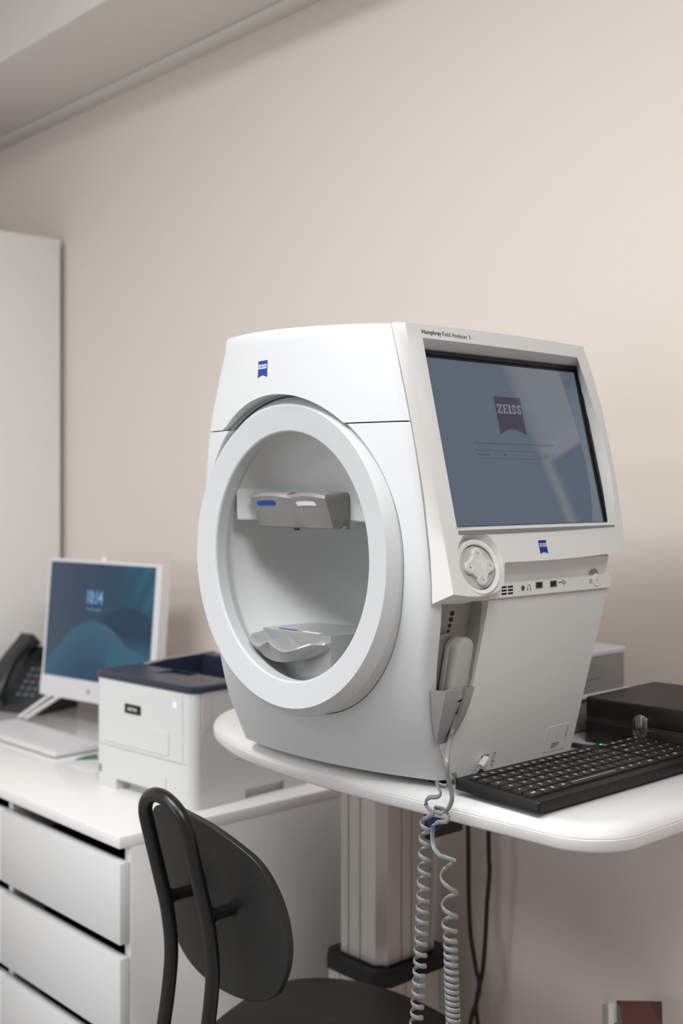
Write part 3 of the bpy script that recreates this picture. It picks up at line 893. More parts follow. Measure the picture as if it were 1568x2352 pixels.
obj('jack_hole', loft([[PV(1.1525 + .0023 * math.cos(a), -0.1275 + .0023 * math.sin(a), .0002) for a in [2 * PI * k / 20 for k in range(20)]]], cap=(True, False)), 'seam', port)
for yy in (1.1850, 1.2140):
    u_ = obj('usb_port', prism(rrect(yy - .0072, yy + .0072, -.1297, -.1212, .0006, 2), lambda u, v, w_: PV(u, v, w_), -.002, .0005), 'rest', port)
    obj('socket', prism(rrect(yy - .0060, yy + .0048, -.1288, -.1222, .0004, 2), lambda u, v, w_: PV(u, v, w_), .0004, .0008), 'seam', HF if False else port)
    obj('tongue', prism(rrect(yy - .0052, yy + .0030, -.1250, -.1230, .0003, 2), lambda u, v, w_: PV(u, v, w_), .0006, .0011), 'black', port)
g = bmesh.new()
stroke2(g, ell(1.1645, -.1276, .0030, .0036, 12, -.5, PI + .5, close=False), .0006)
for sx in (-1, 1): stroke2(g, [(1.1645 + sx * .0028, -.1285), (1.1645 + sx * .0028, -.1312)], .0014)
mapbm(g, lambda u, v: PV(u, v, .0004)); obj('headphone_symbol', g, 'ink', port)
g = bmesh.new()
stroke2(g, [(1.2255, -.1245), (1.2395, -.1245)], .0006); poly2(g, ell(1.2262, -.1245, .0011, .0011, 10)); poly2(g, [(1.2385, -.1235), (1.2385, -.1255), (1.2405, -.1245)])
stroke2(g, [(1.2290, -.1245), (1.2320, -.1222), (1.2345, -.1222)], .0005); poly2(g, ell(1.2352, -.1222, .0008, .0008, 8))
stroke2(g, [(1.2310, -.1245), (1.2340, -.1268), (1.2365, -.1268)], .0005); poly2(g, [(1.2362, -.1276), (1.2376, -.1276), (1.2376, -.1260), (1.2362, -.1260)])
mapbm(g, lambda u, v: PV(u, v, .0004)); obj('usb_symbol', g, 'ink', port)
g = bmesh.new()
stroke2(g, ell(1.2935, -.1262, .0026, .0026, 14, PI * .68, PI * 2.32, close=False), .0007); stroke2(g, [(1.2935, -.1228), (1.2935, -.1262)], .0007)
mapbm(g, lambda u, v: PV(u, v, .0004)); obj('power_symbol', g, 'ink', port)
bm = loft([[PV(1.3065 + r * math.cos(a), -0.1255 + r * math.sin(a), w_) for a in [2 * PI * k / 32 for k in range(32)]] for r, w_ in ((.0086, -.002), (.0086, .0008), (.0078, .0018), (.0050, .0016), (.0012, .0014))], cap=(False, True))
pb = obj('power_button', bm, 'bezel', port)
bm = loft([[Vector((-0.951 + w_, 1.3085 + r * math.cos(a), H - 0.1215 + r * math.sin(a))) for a in [2 * PI * k / 32 for k in range(32)]] for r, w_ in ((.0105, .0026), (.0088, .0010))], cap=(False, True))
obj('button_hollow', bm, 'grey', port)
obj('power_led', cyl(PV(1.3065, -.1255, .001), PV(1.3065, -.1255, .0019), .0010, n=10), 'green', port)

# lower side panel
def PP(Y, z, off=0.0): return Vector((P2(z) + off * 0.962, Y, H + z - off * 0.272))
pan = [(1.0935, -0.1395), (1.0965, -0.18), (1.0985, -0.245), (1.0880, -0.292), (1.0750, -0.3185)] + [(lvl(z)[5] + .013, z) for z in (-.3185, -.335, -.353, -.3715)] + [ (1.342, -0.3715), (1.340, -0.25), (1.3385, -0.1395)]
bm = loft([[PP(y, z, 0) for y, z in pan], [PP(y, z, -0.02) for y, z in pan]])
bev(bm, 0.0012, 2, 40)
panel = obj('side_panel', bm, 'bezel', HF)
boolean(panel, prism([(1.1475, -0.38), (1.1625, -0.38), (1.1625, -0.3475), (1.1475, -0.3475)], lambda u, v, w_: PP(u, v, w_), -0.015, 0.01))
obj('port_cavity', prism([(1.145, -0.37), (1.165, -0.37), (1.165, -0.345), (1.145, -0.345)], lambda u, v, w_: PP(u, v, w_), -0.014, -0.011), 'seam', panel)
g = bmesh.new()
stroke2(g, rrect(1.1705, 1.1745, -.3640, -.3470, .0020, 4), .0006, closed=True)
stroke2(g, [(1.1705, -.3585), (1.1745, -.3585)], .0008); stroke2(g, [(1.1725, -.3640), (1.1725, -.3685)], .0006)
mapbm(g, lambda u, v: PP(u, v, .0004)); obj('button_symbol', g, 'ink', panel)
st = obj('type_label', prism(rrect(1.2760, 1.3255, -.3645, -.3275, .0015, 3), lambda u, v, w_: PP(u, v, w_), -.001, .0005), 'pwhite', panel)
g = bmesh.new()
for i, wd in enumerate((0.0165, 0.0165, 0.010)):
    stroke2(g, [(1.2925, -.3535 - .0026 * i), (1.2925 + wd, -.3535 - .0026 * i)], .0010)
stroke2(g, [(1.3215, -.331), (1.3215, -.348)], .0009)
mapbm(g, lambda u, v: PP(u, v, .0008)); obj('fine_print', g, 'ink', st)

# grey channel with the holder for the response button
def GC(Y, z, off=0.0): return Vector((P2(z) - 0.022 + off, Y, H + z))
chn = [(lvl(-.12)[5] + .024, -0.1200), (1.0985, -0.1300), (1.0992, -0.18), (1.1002, -0.245), (1.0895, -0.293), (1.0755, -0.3195)] + [(lvl(z)[5] + .024, z) for z in (-.3195, -.29, -.25, -.20, -.16)]
bm = loft([[GC(y, z, 0.0) for y, z in chn], [GC(y, z, -0.02) for y, z in chn]])
chan = obj('holder_channel', bm, 'grey', HF, label='grey recessed channel')
# slanted flanks of the channel
rim = [(1.0985, -0.1380), (1.0992, -0.18), (1.1002, -0.245), (1.0895, -0.293)]
bm = loft([[PP(y, z, -.0005) for y, z in rim], [GC(y - .010, z) for y, z in rim]], cap=(False, False), closed=False)
obj('channel_flank', bm, 'grey', chan)
rz = (-0.125, -0.16, -0.20, -0.25, -0.29, -0.3195)
bm = loft([[Vector((lvl(z)[4] - .0015, lvl(z)[5] + .017, H + z)) for z in rz], [GC(lvl(z)[5] + .030, z) for z in rz]], cap=(False, False), closed=False)
obj('channel_flank', bm, 'grey', chan)
for zz, rr in ((-0.1540, .0036), (-0.1617, .0034), (-0.1697, .0026), (-0.1766, .0020)):
    yy = 1.0562
    obj('hole', cyl(GC(yy, zz, -.001), GC(yy, zz, .0006), rr, n=16), 'seam', chan)
bm = loft([[GC(1.048 + u, -0.205 + v, w_) for u, v in rrect(-.016 * s, .016 * s, -.045, .026 * s, .012, 5)] for s, w_ in ((1, -.001), (1, .004), (.9, .006))])
obj('back_rest', bm, 'grey', chan)
# U-shaped holder cup that narrows downwards, open slot in front
def cuploop(z):
    k = (z + 0.3185) / (0.3185 - 0.2445)          # 1 at the top, 0 at the tip
    k = max(0.0, min(1.0, k))
    e = (1 - (1 - k) ** 2) ** 0.62
    xo = P2(z) - .002 + 0.0215 * e                 # outer face
    ya = lvl(z)[5] + .004 + (1 - e) * .006
    yc = 1.0280 + (1 - e) * 0.031
    yb = 1.0820 - (1 - e) * 0.008
    sl0, sl1 = 1.0540 + (1 - e) * .0105, 1.0660 + (1 - e) * .0035
    th = 0.0045
    xi = xo - th
    xb_ = P2(z) - .020
    return [(xb_, ya + .012), (xo - .013, ya), (xo, yc), (xo, sl0), (xi, sl0), (xi, yc + .002), (xi - .010, ya + .007), (xb_ + .004, ya + .014),
            (xb_ + .004, yb - .005), (xi, yb - .005), (xi, sl1), (xo, sl1), (xo, yb - .003), (xo - .004, yb), (xb_, yb)]
bm = loft([[(x, y, H + z) for x, y in cuploop(z)] for z in zrows(-0.3185, -0.2445, 16)])
bev(bm, 0.0010, 2, 55)
obj('button_holder', bm, 'hold', HF, label='light grey holder cup with an open slot')

for x, y in ((-1.05, 1.115), (-1.05, 1.30), (-1.36, 1.10), (-1.36, 1.30)):
    obj('foot', cyl((x, y, ZT), (x, y, H - .368), 0.016, n=20), 'black', HF)
obj('base_plate', loft([[(x, y, H + z) for x, y in ((-1.375, 1.085), (-1.21, 1.065), (-1.04, 1.105), (-1.04, 1.30), (-1.37, 1.30))] for z in (-0.3735, -0.37)]), 'seam', HF)

# ================================================================== response button with coiled cord
RB = thing('patient_response_button', 'light grey hand-held button with coiled cord in the instrument side holder', 'response button', (-0.965, 1.06, 1.08))
def pill(w_, zt, zb, r):
    return rrect(-w_, w_, zb, zt, r, 8)
def RP(u, v, w_): 
    z = v
    return Vector((-0.9775 + 0.20 * (z + 0.25) + w_ * .78, 1.0590 + u, H + z))
lo_ = []
for s, w_ in ((0.86, -0.013), (0.96, -0.012), (1.0, -0.009), (1.0, -0.002), (0.985, -0.0016), (0.985, -0.0012), (1.0, -0.0008), (1.0, 0.010), (0.93, 0.0145), (0.80, 0.0158)):
    lo_.append([RP(u * s, -0.228 + (v + 0.228) * (1 - (1 - s) * .45), w_) for u, v in pill(0.0150, -0.182, -0.262, 0.0146)])
obj('grip', loft(lo_), 'grip', RB, ang=40)
lo_ = []
for z, hw_, wf_ in ((-0.2630, 0.0138, 0.0125), (-0.2660, 0.0138, 0.0118), (-0.2760, 0.0125, 0.0075), (-0.2860, 0.0095, 0.001), (-0.2900, 0.006, -0.004)):
    lo_.append([RP(u, z, w_) for u, w_ in rrect(-hw_, hw_, -0.012, wf_, min(.004, (wf_ + .012) * .45), 4)])
obj('end_cap', loft(lo_), 'grip', RB, ang=40)
Zv, Xv, Yv = Vector((0, 0, 1)), Vector((0.67, 0.74, 0)), Vector((0, 1, 0))
pathA = [(1046, 1640, 1.066, Xv), (1038, 1678, 1.062, Xv), (1032, 1708, 1.048, Xv), (1027, 1750, 1.030, Xv), (1028, 1785, 1.032, Xv), (1035, 1812, 1.038, Xv), (1037, 1838, 1.040, Xv), (1027, 1860, 1.040, Xv), (1011, 1868, 1.039, Zv), (999, 1864, 1.042, Zv), (999, 1856, 1.048, Zv), (1012, 1857, 1.051, Zv), (1026, 1866, 1.047, Zv), (1031, 1877, 1.040, Zv), (1024, 1887, 1.034, Zv), (1004, 1889, 1.037, Zv), (994, 1898, 1.042, Xv), (993, 1925, 1.044, Xv), (997, 1948, 1.042, Xv), (1010, 1966, 1.037, Zv)]
pathB = [(1114, 1742, 1.150, Xv), (1104, 1757, 1.140, Xv), (1088, 1777, 1.128, Xv), (1070, 1793, 1.116, Xv), (1052, 1799, 1.098, Xv), (1046, 1788, 1.085, Xv), (1043, 1776, 1.082, Yv), (1037, 1779, 1.080, Yv), (1036, 1795, 1.072, Zv), (1026, 1804, 1.058, Zv), (1012, 1804, 1.052, Zv), (1002, 1796, 1.053, Zv), (1005, 1806, 1.047, Zv), (1012, 1822, 1.042, Zv), (1004, 1830, 1.037, Zv), (986, 1832, 1.038, Zv), (977, 1842, 1.043, Zv), (983, 1856, 1.044, Zv), (997, 1868, 1.040, Zv)]
def smooth_path(src, k=7):
    pts = catmull([at(a, b, Y) for a, b, Y, u in src], k)
    ups = []
    for i in range(len(src) - 1):
        for j in range(k): ups.append(src[i][3].lerp(src[i + 1][3], j / k))
    ups.append(src[-1][3])
    return pts, ups
def coil(ext, cen, amp, Yc, k=18, ph0=0.0):
    """helix whose turns pass the listed heights (pixel rows); cen gives the axis column per row"""
    def lerp_c(y):
        for (a, b), (c, d) in zip(cen, cen[1:]):
            if y <= c: return b + (d - b) * (y - a) / (c - a)
        return cen[-1][1]
    pts = []
    for a, b in zip(ext, ext[1:]):
        for j in range(k):
            y = a + (b - a) * j / k
            th = 2 * PI * j / k + ph0
            p = at(lerp_c(y), y, Yc)
            r_ = amp(y)
            # x to the right of the view, y away from it
            pts.append(p + Vector((CS, SN, 0)) * (r_ * math.cos(th)) + Vector((-SN, CS, 0)) * (r_ * math.sin(th)))
    return pts
extL = [1875, 1909, 1944, 1978, 2011, 2044, 2072, 2097, 2121, 2146, 2170, 2195, 2219, 2243, 2265, 2289, 2314, 2338, 2362, 2386, 2410]
extR = [1978, 2053, 2107, 2140, 2163, 2182, 2200, 2216, 2233, 2249, 2264, 2278, 2292, 2305, 2318, 2331, 2344, 2357, 2370, 2383, 2396, 2409]
cl_ = coil(extL, [(1860, 982), (1910, 978), (1980, 975), (2100, 970), (2200, 965), (2300, 959), (2420, 951)], lambda y: 0.0076, 1.045)
cr_ = coil(extR, [(1960, 1026), (1990, 1028), (2053, 1032), (2107, 1033), (2160, 1034), (2300, 1038), (2420, 1044)], lambda y: 0.0080 if y > 2130 else 0.0095, 1.045)
pa, ua = smooth_path(pathA); pb_, ub = smooth_path(pathB)
def cordbm(path, ups): return tube(path, 0.002, n=8, flat=(0.0028, 0.0013), ups=ups)
pathAll = pa[:-1] + cr_
upsAll = ua[:-1] + [Zv] * len(cr_)
pl = pb_ + cl_[6:]
ul = ub + [Zv] * (len(cl_) - 6)
# the two coils meet in a loop below
e1, e2 = pathAll[-1], pl[-1]
mid = [e1.lerp(e2, s) + Vector((0, 0, -0.06 * math.sin(PI * s))) for s in [k / 12 for k in range(1, 12)]]
full = pathAll + mid + pl[::-1]
fups = upsAll + [Yv] * len(mid) + ul[::-1]
obj('coiled_cord', cordbm(full, fups), 'cord', RB, ang=60)
a_, b_ = at(1116, 1740, 1.152), at(1103, 1760, 1.138)
pg = tube([a_, a_.lerp(b_, .5), b_], 0.004, n=8, flat=(0.0035, 0.0048), ups=[Zv] * 3)
obj('plug', pg, 'silver', RB)

# ================================================================== black keyboard
KB = thing('computer_keyboard', 'black computer keyboard with white legends beside the eye instrument', 'keyboard', (-0.923, 1.2685, ZT))
KL, KW = 0.3845, 0.133           # length along y, width along x
kx0, ky0 = -0.9895, 1.076         # rear left corner
def KP(u, v, w_):                 # u along y from the left end, v from the rear edge to the front
    return Vector((kx0 + v, ky0 + u, 0.9585 - 0.028 * v + w_))
ol = rrect(0, KL, 0, KW, 0.004, 4)
bm = loft([[KP(u, v, w_) for u, v in ol] for w_ in (-0.0128, -0.0015)] + [[KP(KL / 2 + (u - KL / 2) * .9955, KW / 2 + (v - KW / 2) * .988, 0.0) for u, v in ol]])
kb = obj('housing', bm, 'black', KB)
for u in (0.03, KL - 0.03):
    for v in (0.02, KW - 0.02):
        p = KP(u, v, 0)
        obj('foot', cyl((p.x, p.y, ZT), (p.x, p.y, p.z - .012), 0.005, n=12), 'black', KB)
U, KR = 0.01765, 0.0178
rows_ = []
R0 = [('esc', 1.0)] + [('F%d' % i, 0.93) for i in range(1, 13)] + [('prt', .93), ('scr', .93)]
R1 = [(c, 1) for c in '\\1234567890\'i'] + [('<-', 2)]
R2 = [('|<', 1.5)] + [(c, 1) for c in 'QWERTYUIOPe+'] + [('<', 1.5)]
R3 = [('A', 1.75)] + [(c, 1) for c in 'ASDFGHJKLoau'] + [('<-', 1.25)]
R4 = [('^', 1.25)] + [(c, 1) for c in '<ZXCVBNM,.-'] + [('^', 2.75)]
R5 = [('ctrl', 1.25), ('fn', 1.0), ('#', 1.0), ('alt', 1.25)] + [('', 5.75)] + [('alt', 1.25), ('#', 1.0), ('=', 1.25), ('ctrl', 1.25)]
RB_ = ['i7', 'ins/*-', 'del789', 'pg 456', ' ^ 123', '<v>0,.']
glyphs = {}
def glyph(ch):
    if ch not in glyphs:
        g = text2d(ch, 0.0062, 0.0002, 'CENTER')
        glyphs[ch] = ([tuple(v.co) for v in g.verts], [[v.index for v in f.verts] for f in (g.verts.index_update() or g.faces)])
        g.free()
    return glyphs[ch]
def key(u0, u1, v0, v1, leg, line=False):
    gp = 0.0012
    a0, a1, b0, b1 = u0 + gp, u1 - gp, v0 + gp, v1 - gp
    bm = loft([[KP(a, b, w_) for a, b in ((a0 + d, b0 + d), (a1 - d, b0 + d), (a1 - d, b1 - d), (a0 + d, b1 - d))] for d, w_ in ((0, -0.0005), (0.0002, 0.0022), (0.0010, 0.0028))], cap=(False, True))
    if leg:
        vs, fs = glyph(leg)
        # legend stands upright for the typist, near the rear left of the cap
        cu, cv = a0 + (a1 - a0) * (.42 if len(leg) < 3 else .5), (b0 + b1) / 2 + .0012
        vv = [bm.verts.new(KP(cu + x, cv - y, 0.0030)) for x, y, z in vs]
        for f in fs:
            try:
                nf = bm.faces.new([vv[i] for i in f]); nf.material_index = 1
            except ValueError: pass
    if line:  # line of light on the space bar, drawn in the legend white
        vv = [bm.verts.new(KP(a, b, 0.0030)) for a, b in ((a0 + .004, b0 + .0075), (a1 - .004, b0 + .0075), (a1 - .004, b0 + .0085), (a0 + .004, b0 + .0085))]
        nf = bm.faces.new(vv); nf.material_index = 1
    obj('key', bm, ['key', 'legend'], KB)
v = 0.0135
for ri, row in enumerate((R0, R1, R2, R3, R4, R5)):
    h_ = 0.0120 if ri == 0 else KR
    u = 0.0095
    for leg, wd in row:
        key(u, u + wd * U, v, v + h_, leg, line=(leg == '' and ri == 5))
        u += wd * U
    u = 0.0095 + 15 * U + 0.004
    n = 5
    labs = [['ins', 'del', 'hm', 'end', 'pg'], ['ins', 'num', '/', '*', '-'], ['del', '7', '8', '9', '+'], ['pg', '4', '5', '6', '+'], ['^', '1', '2', '3', '='], ['<', '0', '00', ',', '=']][ri]
    for k in range(n):
        key(u, u + 0.0186, v, v + h_, labs[k])
        u += 0.0186
    v += h_ + (0.002 if ri == 0 else 0)
obj('status_light', prism([(0.292, 0.0060), (0.2965, 0.0060), (0.2965, 0.0085), (0.292, 0.0085)], lambda a, b, c: KP(a, b, c), 0.0, 0.0006), 'led_g', KB)

# ================================================================== black carrying case, small printer, cable behind the instrument
CA = thing('carrying_case', 'black vinyl carrying case with chrome clasp behind the keyboard', 'case', (-0.905, 1.55, ZT), math.radians(2.5))
def CB(x0, x1, y0, y1, z0, z1, r): return B(x0, x1, y0, y1, z0, z1, r, 3)
lx0, lx1, ly0, ly1 = -0.165, 0.155, -0.098, 0.098
obj('lower_shell', CB(lx0, lx1, ly0, ly1, 0.0, 0.0345, 0.004), 'leather', CA, local=True)
obj('lid', CB(lx0 + .0008, lx1 - .0008, ly0 + .0008, ly1 - .0008, 0.0352, 0.0685, 0.005), 'leather', CA, local=True)
obj('lid_seam', CB(lx0 + .002, lx1 - .002, ly0 + .002, ly1 - .002, 0.0335, 0.037, 0.0), 'seam', CA, local=True)
def CF(u, v, w_): return Vector((u, ly0 - w_, v))
cuu = -0.068
bm = loft([[CF(cuu + a * s, 0.0340 + b * s2, w_) for a, b in rrect(-.0125, .0125, -.0205, .0205, .012, 8)] for s, s2, w_ in ((1, 1, 0), (1, 1, .0035), (.92, .95, .0055), (.72, .84, .0055), (.66, .80, .0035), (.5, .7, .0032))])
cl = obj('clasp', bm, 'chrome', CA, local=True, label='chrome oval clasp')
obj('clasp_tongue', loft([[CF(cuu - .0015 + a * s, 0.0410 + b, w_) for a, b in rrect(-.0055, .0055, -.0105, .0105, .0015, 3)] for s, w_ in ((1, .003), (1, .006), (.85, .007))]), 'chrome', cl, local=True)
obj('clasp_slot', loft([[CF(cuu - .0015 + a, 0.0340 + b, w_) for a, b in rrect(-.0060, .0060, -.0008, .0008, .0004, 2)] for w_ in (.005, .0073)]), 'seam', cl, local=True)
SP = thing('report_printer', 'small grey printer half hidden behind the eye instrument', 'printer', (-1.25, 1.51, ZT))
bm = B(-1.36, -1.108, 1.41, 1.612, ZT, 1.058, 0.006, 3)
pb2 = obj('body', bm, 'mid', SP)
obj('lid', B(-1.362, -1.1065, 1.408, 1.614, 1.0505, 1.062, 0.004, 3), 'silver', SP)
obj('grip_recess', prism([(1.42, 1.020), (1.545, 1.018), (1.553, 1.022), (1.547, 1.034), (1.53, 1.042), (1.42, 1.042)], lambda u, v, w_: Vector((-1.108 + w_, u, v)), -0.002, 0.0012), 'grey', SP)
obj('base_lip', B(-1.365, -1.10, 1.405, 1.618, 0.990, 0.996, 0.002), 'silver', SP)
pc = thing('power_cable', 'short black cable lying on the table behind the eye instrument', 'cable', (-1.03, 1.37, ZT))
obj('wire', tube(catmull([(-1.10, 1.385, ZT + .004), (-1.055, 1.395, ZT + .005), (-1.03, 1.405, ZT + .004), (-1.005, 1.428, ZT + .0035), (-0.99, 1.475, ZT + .0035)], 8), 0.0035, 10), 'cable', pc)

# ================================================================== cables under the table
for lab, pts in (('black cable hanging under the table, nearer the aluminium column', [(1070, 1860), (1075, 1930), (1076, 2040), (1080, 2140), (1092, 2220), (1101, 2265), (1094, 2300), (1082, 2340), (1076, 2400), (1078, 2520)]),
                 ('black cable hanging under the table, farther from the aluminium column', [(1121, 1870), (1122, 1940), (1124, 2000), (1118, 2080), (1114, 2160), (1108, 2230), (1097, 2280), (1093, 2320), (1100, 2380), (1104, 2520)])):
    Y_ = 1.632 if 'nearer' in lab else 1.645
    pp_ = [at(a, b, Y_) for a, b in pts]
    pp_[0].z = 0.905
    pp_.append(Vector((pp_[-1].x + .02, Y_, 0.15)))
    pp_.append(Vector((pp_[-1].x + .10, Y_, 0.006)))
    t = thing('hanging_cable', lab, 'cable', tuple(pp_[0]), group='cables under the table')
    obj('wire', tube(catmull(pp_, 8), 0.0042, 10), 'cable', t)

# ================================================================== leaflet stand at the wall
RZS = math.atan2(SN, CS) - 0.04
t = thing('magazine_stand', 'small stand with a printed leaflet low against the wall under the table', 'magazine stand', (-1.0866, 1.6036, 0), RZS)
obj('backboard', B(-0.028, 0.050, 0.020, 0.028, 0.0, 0.45, 0.002), 'mid', t, local=True)
obj('post', B(-0.041, -0.031, -0.004, 0.026, 0.0, 0.494, 0.002), 'cream', t, local=True)
obj('side_wire', tube([(-0.047, 0.0, 0.0), (-0.047, 0.0, 0.490)], 0.003, 8), 'mid', t, local=True)
obj('foot', B(-0.055, 0.055, -0.05, 0.032, 0.0, 0.012, 0.003), 'mid', t, local=True)
obj('shelf', B(-0.030, 0.050, -0.028, 0.020, 0.178, 0.190, 0.002), 'mid', t, local=True)
l = thing('leaflet', 'printed leaflet leaning in the stand low against the wall', 'leaflet', (-1.0866, 1.6036, 0.190), RZS)
def lean(u, v, w_): return Vector((u, -0.020 + 0.10 * v - w_, v))
obj('sheet', prism([(-0.0255, 0.0005), (0.0465, 0.0005), (0.0465, 0.303), (-0.0255, 0.303)], lean, 0.0, 0.003), 'print', l, local=True)

# ================================================================== chair
CHR = thing('dining_chair', 'black chair with tubular hoop back and oval backrest in the foreground', 'chair', (-1.378, 1.16, 0))
YZ = [(0.0, 0.835), (0.15, 0.862), (0.30, 0.890), (0.45, 0.920), (0.551, 0.9405), (0.616, 0.9505), (0.66, 0.9525), (0.714, 0.9455), (0.764, 0.933), (0.815, 0.9195), (0.85, 0.9105)]
xr, xl = -1.327, -1.429
def spread(z): return 0.02 * max(0, (0.5 - z) / 0.5)
hp = [(xr + spread(z), y, z) for z, y in YZ]
R_ = (xr - xl) / 2
arc = []
for i in range(1, 12):
    a = PI * i / 12
    z = 0.85 + 0.042 * math.sin(a)
    arc.append((-1.378 + R_ * math.cos(a), 0.9105 - 0.245 * (z - 0.85), z))
hp += arc + [(xl - spread(z), y, z) for z, y in YZ[::-1]]
obj('back_hoop', tube(catmull(hp, 5), 0.0103, 16), 'chair', CHR)
# backrest: curved oval plate
prim = [(-1.420, 0.853), (-1.350, 0.845), (-1.291, 0.829), (-1.253, 0.812), (-1.230, 0.784), (-1.218, 0.749), (-1.217, 0.712), (-1.224, 0.681), (-1.238, 0.652), (-1.266, 0.617), (-1.312, 0.595), (-1.370, 0.586),
        (-1.426, 0.589), (-1.474, 0.604), (-1.503, 0.632), (-1.520, 0.668), (-1.528, 0.710), (-1.529, 0.755), (-1.524, 0.800), (-1.503, 0.836), (-1.468, 0.850)]
cl_p = [(p.x, p.y) for p in catmull([(a, b, 0) for a, b in prim + prim[:1]], 5)][:-1]
def plateY(x, z): return 0.99 - 0.2 * (z - 0.73) + 0.30 * (x + 1.37) ** 2
lo_ = []
for s, d in ((0.0, 0), (0.35, 0), (0.7, 0), (0.93, 0), (0.992, 0.0), (1.0, 0.0012), (1.0, 0.0098), (0.992, 0.011), (0.93, 0.011), (0.7, 0.010), (0.35, 0.010), (0.0, 0.010)):
    if s == 0.0: s = 0.02
    lo_.append([(-1.36 + (x + 1.36) * s, plateY(-1.36 + (x + 1.36) * s, 0.718 + (z - 0.718) * s) - 0.005 + d, 0.718 + (z - 0.718) * s) for x, z in cl_p])
obj('backrest', loft(lo_), 'plate', CHR, ang=38)
for x in (xr, xl):
    s_ = obj('back_stub', cyl((x, 0.944, 0.728), (x, plateY(x, .728) - .003, 0.728), 0.0088, n=20), 'chair', CHR)
    obj('weld_ring', cyl((x, 0.9505, 0.728), (x, 0.9575, 0.728), 0.0115, 0.0095, n=20), 'chair', s_)
so = [(-1.375, 1.410), (-1.30, 1.403), (-1.225, 1.375), (-1.172, 1.32), (-1.160, 1.25), (-1.190, 1.15), (-1.235, 1.065), (-1.30, 1.012), (-1.375, 0.995)]
so += [(-2.75 - x, y) for x, y in so[1:-1][::-1]]
so = [(p.x, p.y) for p in catmull([(a, b, 0) for a, b in so + so[:1]], 5)][:-1]
lo_ = []
for s, z in ((0.97, 0.447), (1.0, 0.450), (1.0, 0.457), (0.985, 0.4605), (0.9, 0.4600), (0.6, 0.4555), (0.2, 0.4530)):
    lo_.append([(-1.375 + (x + 1.375) * s, 1.20 + (y - 1.20) * s, z) for x, y in so])
obj('seat', loft(lo_), 'plate', CHR, ang=50)
obj('seat_screw', cyl((-1.416, 1.253, 0.450), (-1.416, 1.253, 0.4560), 0.006, n=16), 'black', CHR)
for x, sx in ((xr + .005, 1), (xl - .005, -1)):
    obj('leg', tube(catmull([(x, 0.918, 0.434), (x + sx * .01, 1.1, 0.435), (x + sx * .03, 1.30, 0.435), (x + sx * .045, 1.355, 0.425), (x + sx * .06, 1.375, 0.39), (x + sx * .09, 1.40, 0.2), (x + sx * .115, 1.42, 0.0)], 6), 0.0103, 14), 'chair', CHR)

# ================================================================== laser printer on the chest
LP = thing('laser_printer', 'white laser printer with navy top standing on the white chest', 'printer', (-2.101, 1.216, 0.72), math.atan2(0.023, 0.311))
PW, PD, PH = 0.312, 0.306, 0.2165
bm = loft([[(x, y, z) for x, y in rrect(0, PW, 0, PD, 0.022, 6)] for z in (0.0, PH)])
body = obj('body', bm, 'pwhite', LP, local=True)
def cutl(o, b):
    # cut in the printer's own frame
    me = bpy.data.meshes.new('c'); bmesh.ops.recalc_face_normals(b, faces=b.faces); b.to_mesh(me); b.free()
    co = bpy.data.objects.new('c', me); C.objects.link(co); co.parent = o.parent
    md = o.modifiers.new('b', 'BOOLEAN'); md.object = co; md.solver = 'EXACT'
    bpy.context.view_layer.update()
    nm = bpy.data.meshes.new_from_object(o.evaluated_get(bpy.context.evaluated_depsgraph_get()))
    o.modifiers.clear(); old = o.data; o.data = nm; bpy.data.meshes.remove(old)
    bpy.data.objects.remove(co); bpy.data.meshes.remove(me)
    q = bmesh.new(); q.from_mesh(nm); mark(q, 30); q.to_mesh(nm); q.free()
cutl(body, B(0.075, 0.215, -0.02, 0.03, -0.01, 0.022))                 # grip of the paper tray
cutl(body, B(PW - .012, PW + .02, 0.13, 0.235, -0.01, 0.018))          # notch in the side
cutl(body, B(0.232, 0.2345, -0.01, 0.002, -0.01, 0.05))                # tray gap
gap = bmesh.new()
B(-.0005, PW + .0005, -.0005, PD, 0.0835, 0.085, bm=gap)
cutl(body, B(-.01, PW - .004, -.01, 0.0014, 0.0835, 0.0852)); gap.free()
cutl(body, B(PW - .0015, PW + .01, 0.020, 0.0225, 0.0835, PH + .01))
# cover panel proud of the front
obj('front_cover', prism([(0.022, 0.0865), (0.285, 0.0865)] + [(0.285, PH - .004), (0.022, PH - .004)], lambda u, v, w_: Vector((u, -w_, v)), -.002, 0.0012), 'pwhite', LP, local=True)
obj('tray_panel', prism(rrect(0.036, 0.245, 0.094, 0.139, 0.004, 3), lambda u, v, w_: Vector((u, -w_, v)), -.002, 0.003), 'pwhite', LP, local=True)
bd = obj('maker_badge', prism(rrect(0.107, 0.1575, 0.158, 0.1755, 0.002, 3), lambda u, v, w_: Vector((u, -w_, v)), 0, 0.003), 'black', LP, local=True)
obj('badge_text', mapbm(text2d('xerox', 0.0135, 0.0002, 'CENTER'), lambda u, v: Vector((0.132 + u * .95, -0.0034, 0.1635 + v))), 'silver', bd, local=True)
obj('power_light', prism(ell(0.262, 0.192, 0.0035, 0.0050, 12), lambda u, v, w_: Vector((u, -w_, v)), 0, 0.0022), 'led_b', LP, local=True)
obj('tray_mark', prism(rrect(0.016, 0.026, 0.028, 0.043, 0.001, 2), lambda u, v, w_: Vector((u, -w_, v)), 0, 0.0006), 'mid', LP, local=True)
obj('side_scoop', prism([(0.024, PH - .004), (0.046, PH - .004), (0.046, 0.165), (0.040, 0.150), (0.030, 0.143), (0.024, 0.142)], lambda u, v, w_: Vector((PW + w_, u, v)), -.001, 0.0008), 'silver', LP, local=True)
obj('side_ridge', B(PW, PW + .002, 0.10, 0.20, 0.083, 0.0855, .0008), 'pwhite', LP, local=True)
